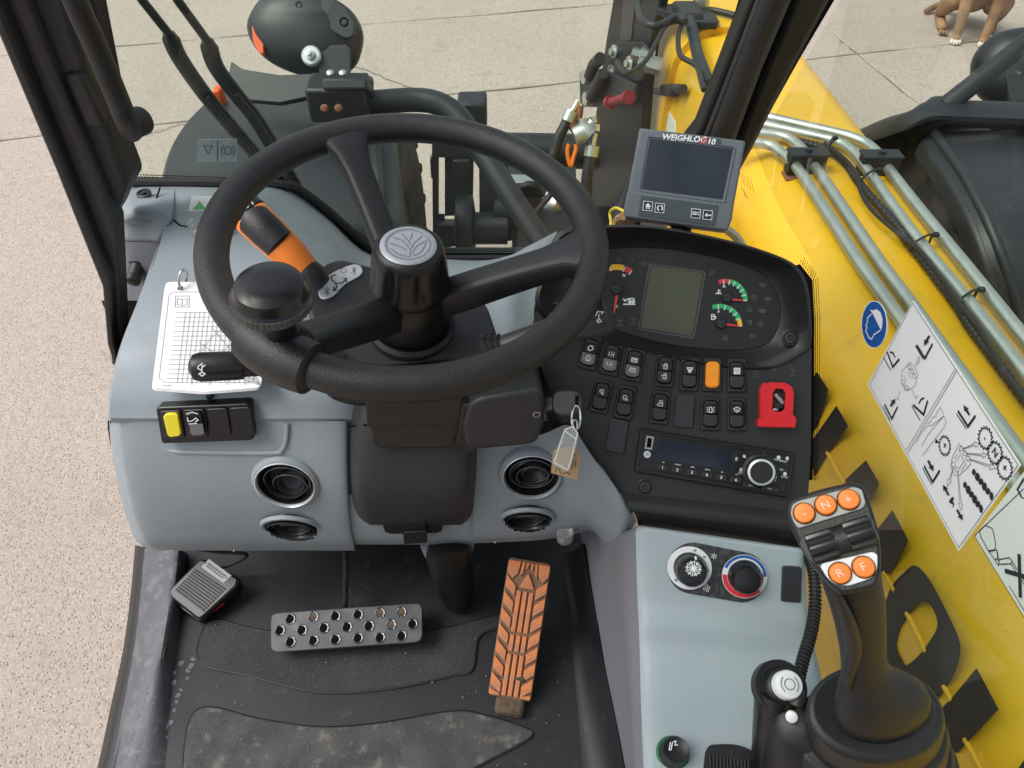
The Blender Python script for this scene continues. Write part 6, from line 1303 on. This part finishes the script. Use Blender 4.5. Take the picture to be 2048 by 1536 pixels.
wheel(-.55, 1.92, .50, .49, .46, 'muddy black tyre under the dark left fender'); wheel(1.38, 1.88, .50, .49, .46, 'muddy black tyre beyond the yellow boom')
lf_ = thing('mudguard', 'large dark grey left mudguard seen through the windscreen', 'mudguard', (-.6, 1.8, .8), 'mudguards')
rows = [[Z(448, 172, .90), Z(520, 156, .93), Z(620, 160, .93), Z(720, 182, .92), Z(772, 200, .90)], [Z(378, 240, .985), Z(480, 228, 1.02), Z(600, 228, 1.02), Z(700, 238, 1.02), Z(779, 246, 1.0)],
        [Z(343, 300, 1.02), Z(460, 300, 1.055), Z(580, 300, 1.055), Z(690, 300, 1.05), Z(785, 300, 1.03)], [Z(328, 370, 1.02), Z(450, 370, 1.055), Z(570, 375, 1.055), Z(690, 385, 1.05), Z(796, 388, 1.03)],
        [Z(318, 450, .98), Z(450, 450, 1.01), Z(570, 460, 1.01), Z(690, 470, 1.01), Z(802, 462, .99)], [Z(300, 560, .86), Z(450, 560, .88), Z(570, 560, .88), Z(690, 560, .88), Z(800, 560, .86)]]
MB().patch(rows, 4, 5, .012, (0, 0, -1)).build('guard_shell', 'fender', lf_)
MB().patch([[r_[-1], r_[-1] + V((.012, 0, -.02)), r_[-1] + V((.014, 0, -.10))] for r_ in rows], 3, 4, .008, (-1, 0, 0)).build('guard_inner_lip', 'fender', lf_)
MB().patch([[r_[0], r_[0] + V((-.02, 0, -.03)), r_[0] + V((-.025, 0, -.12))] for r_ in rows], 3, 4, .008, (1, 0, 0)).build('guard_outer_lip', 'fender', lf_)
MB().tube([r_[3].lerp(r_[4], .65) + V((0, 0, .012)) for r_ in rows[1:]], .016, 8).build('guard_rib', 'fender', lf_)
MB().box(Z(440, 195, 1.0), .012, .02, .03).build('orange_marker', 'reflector', lf_, bevel=.006)
ma = thing('mirror_arm', 'bent black tube carrying the left mirror across the windscreen', 'mirror arm', D(860, 240, 2.0))
MB().tube(cr([D(640, 205, 1.97), D(740, 205, 1.98), D(820, 200, 2.0), D(870, 205, 2.0), D(910, 228, 2.0), D(945, 275, 2.0), D(1020, 390, 2.0), D(1100, 510, 2.0)], 7), .031, 18).build('arm_tube', 'fender', ma)
MB().box(D(680, 195, 1.93), .075, .05, .045).build('arm_bracket', 'ext_black', ma, bevel=.008)
MB().box(D(698, 176, 1.9), .055, .05, .014, (V((1, 0, 0)), V((0, .8, -.6)), V((0, .6, .8)))).build('arm_plate', 'fender', ma, bevel=.006)
for x in (650, 678): MB().lathe(D(x, 216, 1.87), (0, -1, .4), [(.010, 0), (.010, .008), (.006, .012), (0, .012)], 8).build('rusty_bolt', 'rust', ma)
for x in (661, 686): MB().lathe(D(x, 148, 1.88), (0, -.3, 1), [(.010, 0), (.010, .006), (.006, .009), (0, .009)], 8).build('bolt', 'zinc', ma)
MB().box(D(945, 222, 2.6), .05, .05, .05).build('far_bracket', 'fender', ma, bevel=.01)
FM = Fr(D(600, 165, 1.95), (0, -.6, .8))
plate('carrier_bar', FM, [(462, 122), (485, 138), (560, 150), (640, 146), (745, 152), (745, 172), (720, 190), (640, 188), (560, 205), (480, 198), (455, 160)], -.02, .0, 'fender', ma, r=.006, bevel=.005)
mr = thing('wing_mirror', 'black left wing mirror housing with orange reflector', 'mirror', D(605, 140, 1.98), 'wing mirrors')
mcn = D(605, 58, 2.03); mo = [(488, 55), (494, 25), (520, -10), (570, -28), (640, -20), (695, 10), (718, 50), (716, 90), (700, 125), (660, 146), (590, 140), (530, 115), (500, 85)]
FMm = Fr(mcn, (0, -.78, .62)); q = [V(p) for p in cr([V(FMm.hit(*p)) for p in mo], 4, True)]; c0 = sum(q, V((0, 0))) / len(q)
MB().loft([[FMm.w(c0 + (p - c0) * k, h) for p in q] for k, h in ((.94, -.07), (1.0, -.055), (1.0, -.035), (.97, -.01), (.88, .018), (.72, .038), (.5, .05), (.25, .056), (.05, .058))]).build('housing', 'mirror_black', mr, angle=60)
plate('orange_reflector', FMm, [(503, 52), (514, 50), (526, 70), (527, 108), (518, 106), (506, 84)], -.0, .03, 'reflector', mr, r=.004, bevel=.003)
plate('cover_panel', FMm, [(640, -15), (690, 10), (712, 50), (706, 74), (690, 78), (660, 60), (644, 30)], .03, .046, 'mirror_black', mr, r=.012, bevel=.008)
MB().lathe(FMm.P(688, 44, .045), FMm.n, [(.012, 0), (.012, .003), (.008, .003), (.007, -.004), (0, -.004)], 16).build('screw_hole', 'frit', mr)
MB().lathe(FMm.P(598, 10, .05), FMm.n, [(.009, 0), (.009, .003), (.006, .003), (.005, -.004), (0, -.004)], 14).build('screw_hole', 'frit', mr)
MB().lathe(FMm.P(623, 112, .05), FMm.n, [(.026, -.01), (.026, .004), (.022, .008), (.013, .008), (.012, .02), (.006, .022), (.006, .034), (0, .034)], 24).build('pivot_bolt', 'silver', mr)
plate('hinge_plate', FMm, [(628, 92), (692, 88), (700, 96), (700, 152), (640, 152)], .03, .042, 'mirror_black', mr, r=.005, bevel=.003)
# wipers
for nm, lab, A_, B_ in (('a', 'left of the two black wiper arms parked on the windscreen', [(250, -60), (284, 0), (338, 68)], [(338, 66), (358, 114), (412, 192), (470, 262), (540, 342), (592, 392)]),
                        ('b', 'right of the two black wiper arms parked on the windscreen', [(322, -60), (355, 0), (415, 82)], [(415, 80), (431, 132), (470, 186), (513, 240), (560, 318), (590, 372)])):
    t = thing('wiper_arm', lab, 'wiper', WF.P(*B_[-1], -.03), 'wiper arms')
    MB().tube([WF.P(*p, -.035) for p in A_], .006, 10).build('rod', 'ext_black', t)
    MB().tube(cr([WF.P(*p, -.04) for p in B_], 4), [.008] + [.0125] * (4 * (len(B_) - 1)), 10, flat=.6, up=WF.n).build('arm_channel', 'ext_black', t)
    MB().tube([WF.P(p[0] + 3, p[1] + 2, -.026) for p in B_[2:-1]], .0035, 8).build('hose', 'hose', t)
    MB().tube([WF.P(*A_[-1], -.036), WF.P(A_[-1][0] + 6, A_[-1][1] + 12, -.036)], .0085, 10).build('sleeve', 'rubber', t)
# ------------------------------------------------------------------ right fender and mirror
rg_ = thing('mudguard', 'dark right mudguard with a raised front hoop beyond the boom', 'mudguard', (1.4, 1.8, .8), 'mudguards')
rows = [[Z(1851, 276, 1.02), Z(1890, 263, 1.03), Z(2048, 263, 1.03), Z(2260, 268, 1.0)], [Z(1905, 356, 1.04), Z(1960, 350, 1.055), Z(2100, 348, 1.055), Z(2330, 350, 1.02)], [Z(1948, 440, 1.03), Z(2005, 438, 1.045), Z(2160, 436, 1.045), Z(2400, 440, 1.0)],
        [Z(1982, 530, .98), Z(2045, 528, .995), Z(2210, 526, .995), Z(2480, 530, .96)], [Z(2004, 610, .90), Z(2075, 610, .91), Z(2260, 610, .91), Z(2540, 612, .88)], [Z(2020, 700, .78), Z(2090, 700, .79), Z(2290, 700, .79), Z(2600, 700, .76)]]
MB().patch(rows, 4, 5, .012, (0, 0, -1)).build('guard_shell', 'fender', rg_)
MB().tube([r_[0].lerp(r_[1], .35) + V((0, 0, .010)) for r_ in rows], .012, 10).build('guard_rib', 'fender', rg_)
MB().patch([[r_[0], r_[0] + V((-.01, 0, -.012)), r_[0] + V((-.01, 0, -.05))] for r_ in rows], 3, 4, .008, (1, 0, 0)).build('guard_inner_lip', 'fender', rg_)
hoop = [[(1700, 290, .80), (1712, 262, .80), (1728, 262, .74)], [(1768, 268, .98), (1772, 236, .98), (1800, 262, .9)], [(1820, 250, 1.06), (1818, 222, 1.06), (1850, 240, .98)], [(1868, 232, 1.09), (1860, 201, 1.09), (1895, 226, 1.0)], [(1950, 234, 1.09), (1950, 201, 1.09), (1970, 228, 1.0)], [(2060, 238, 1.09), (2060, 204, 1.09), (2075, 232, 1.0)], [(2260, 244, 1.08), (2260, 210, 1.08), (2275, 238, 1.0)]]
MB().patch([[Z(*p) for p in r_] for r_ in hoop], 3, 5, .012, (0, 0, -1)).build('front_hoop', 'fender', rg_)
MB().tube(cr([Z(1818, 300, .9), Z(1850, 262, .98), Z(1885, 243, 1.03), Z(1960, 243, 1.03), Z(2080, 247, 1.02)], 5), .018, 10).build('hoop_stay', 'ext_black', rg_)
rm = thing('mirror_arm', 'straight black tube rising from the right mudguard', 'mirror arm', Z(1888, 214, 1.1))
MB().tube([Z(1888, 214, 1.08), D(1960, 158, 2.0), D(2060, 80, 2.0), D(2160, 5, 2.0)], .026, 16).build('arm_tube', 'fender', rm)
MB().lathe(Z(1890, 213, 1.085), (0, 0, 1), [(.05, 0), (.045, .008), (.03, .014), (0, .014)], 20).build('weld_foot', 'fender', rm)
rmm = thing('wing_mirror', 'round black right wing mirror at the picture edge', 'mirror', D(2040, 200, 2.3), 'wing mirrors')
FR = Fr(D(2050, 135, 2.3), (-.3, -.75, .6)); mo = [(1948, 145), (1952, 110), (1975, 78), (2010, 58), (2080, 52), (2150, 90), (2165, 150), (2120, 205), (2040, 215), (1985, 202), (1958, 178)]
q = [V(p) for p in cr([V(FR.hit(*p)) for p in mo], 4, True)]; c0 = sum(q, V((0, 0))) / len(q)
MB().loft([[FR.w(c0 + (p - c0) * k, h) for p in q] for k, h in ((.95, -.06), (1.0, -.045), (1.0, -.02), (.95, .005), (.84, .028), (.6, .048), (.3, .056), (.05, .058))]).build('housing', 'mirror_black', rmm, angle=60)
plate('hinge_plate', FR, [(2012, 150), (2024, 143), (2090, 144), (2090, 200), (2020, 205)], .03, .056, 'mirror_black', rmm, r=.006, bevel=.003)
# ------------------------------------------------------------------ dog
O = (at(1907, 84, z=0) + at(1962, 91, z=0)) / 2; f_ = V((-.28, -.96, 0)).normalized(); s_ = V((.96, -.28, 0)).normalized(); k_ = (at(1907, 84, z=0) - at(1962, 91, z=0)).length / 2
dg = thing('dog', 'tan dog with white toes sitting on the concrete', 'dog', O - f_ * .2)
up = V((0, 0, 1)); J = {}
def j(n_, fwd, sd, z, r_): J[n_] = (O + f_ * fwd + s_ * sd + up * z, r_)
j('pelvis', -.34, 0, .15, .115); j('loin', -.27, 0, .26, .115); j('ribs', -.17, 0, .38, .13); j('chest', -.07, 0, .47, .125); j('neck', -.03, 0, .60, .08); j('skull', .03, 0, .71, .085); j('muzzle', .14, 0, .69, .05); j('nose', .19, 0, .685, .03)
E_ = [('pelvis', 'loin'), ('loin', 'ribs'), ('ribs', 'chest'), ('chest', 'neck'), ('neck', 'skull'), ('skull', 'muzzle'), ('muzzle', 'nose')]
for sgn, t in ((-1, 'l'), (1, 'r')):
    j('sh' + t, -.05, sgn * .10, .40, .065); j('el' + t, -.06, sgn * (k_ + .012), .25, .042); j('wr' + t, -.005, sgn * k_, .10, .030); j('pw' + t, .0, sgn * k_, .035, .032); j('to' + t, .045, sgn * k_, .022, .026)
    j('hp' + t, -.33, sgn * .10, .15, .085); j('kn' + t, -.14, sgn * .165, .20, .075); j('hk' + t, -.29, sgn * .165, .05, .035); j('hf' + t, -.12, sgn * .145, .028, .03)
    E_ += [('chest', 'sh' + t), ('sh' + t, 'el' + t), ('el' + t, 'wr' + t), ('wr' + t, 'pw' + t), ('pw' + t, 'to' + t), ('pelvis', 'hp' + t), ('hp' + t, 'kn' + t), ('kn' + t, 'hk' + t), ('hk' + t, 'hf' + t)]
    j('ea' + t, .0, sgn * .08, .76, .028); j('ef' + t, .02, sgn * .105, .72, .018); E_ += [('skull', 'ea' + t), ('ea' + t, 'ef' + t)]
j('t1', -.46, -.05, .09, .03); j('t2', -.50, -.16, .04, .024); j('t3', -.42, -.24, .022, .018); E_ += [('pelvis', 't1'), ('t1', 't2'), ('t2', 't3')]
nm = list(J); me = bpy.data.meshes.new('body'); c_ = V(ORG[dg])
me.from_pydata([J[n_][0] - c_ for n_ in nm], [(nm.index(a), nm.index(b)) for a, b in E_], [])
ob = bpy.data.objects.new('body', me); col.objects.link(ob); place(ob, c_, dg); me.materials.append(M['fur'])
sk = ob.modifiers.new('skin', 'SKIN'); sk.use_smooth_shade = True; sk.branch_smoothing = .4
ob.modifiers.new('sub', 'SUBSURF').render_levels = 2; ob.modifiers['sub'].levels = 2
for v_, n_ in zip(me.skin_vertices[0].data, nm): v_.radius = (J[n_][1], J[n_][1]); v_.use_root = n_ == 'pelvis'
for sgn, t in ((-1, 'l'), (1, 'r')):
    for q in range(4):
        c = O + f_ * (.052 - .010 * abs(q - 1.5)) + s_ * (sgn * k_ + (q - 1.5) * .0155); MB().ball(c + up * .018, (.0095, .024, .017), 10, 8, (s_, f_, up)).build('toe', 'fur_white', dg)
    for q in range(3):
        c = J['hf' + t][0] + f_ * .03 + s_ * ((q - 1) * .017); MB().ball(c - up * .008, (.0095, .022, .016), 10, 8, (s_, f_, up)).build('toe', 'fur_white' if sgn > 0 else 'fur', dg)
    MB().ball(J['skull'][0] + f_ * .075 + s_ * sgn * .035 + up * .015, .011, 10, 8).build('eye', 'claw', dg)
MB().ball(J['nose'][0] + f_ * .028 + up * .008, (.022, .015, .016), 12, 8, (s_, f_, up)).build('nose', 'claw', dg)
MB().ball(O - f_ * -.045 + up * .44, (.045, .03, .07), 14, 10, (s_, f_, up)).build('chest_patch', 'fur_white', dg)
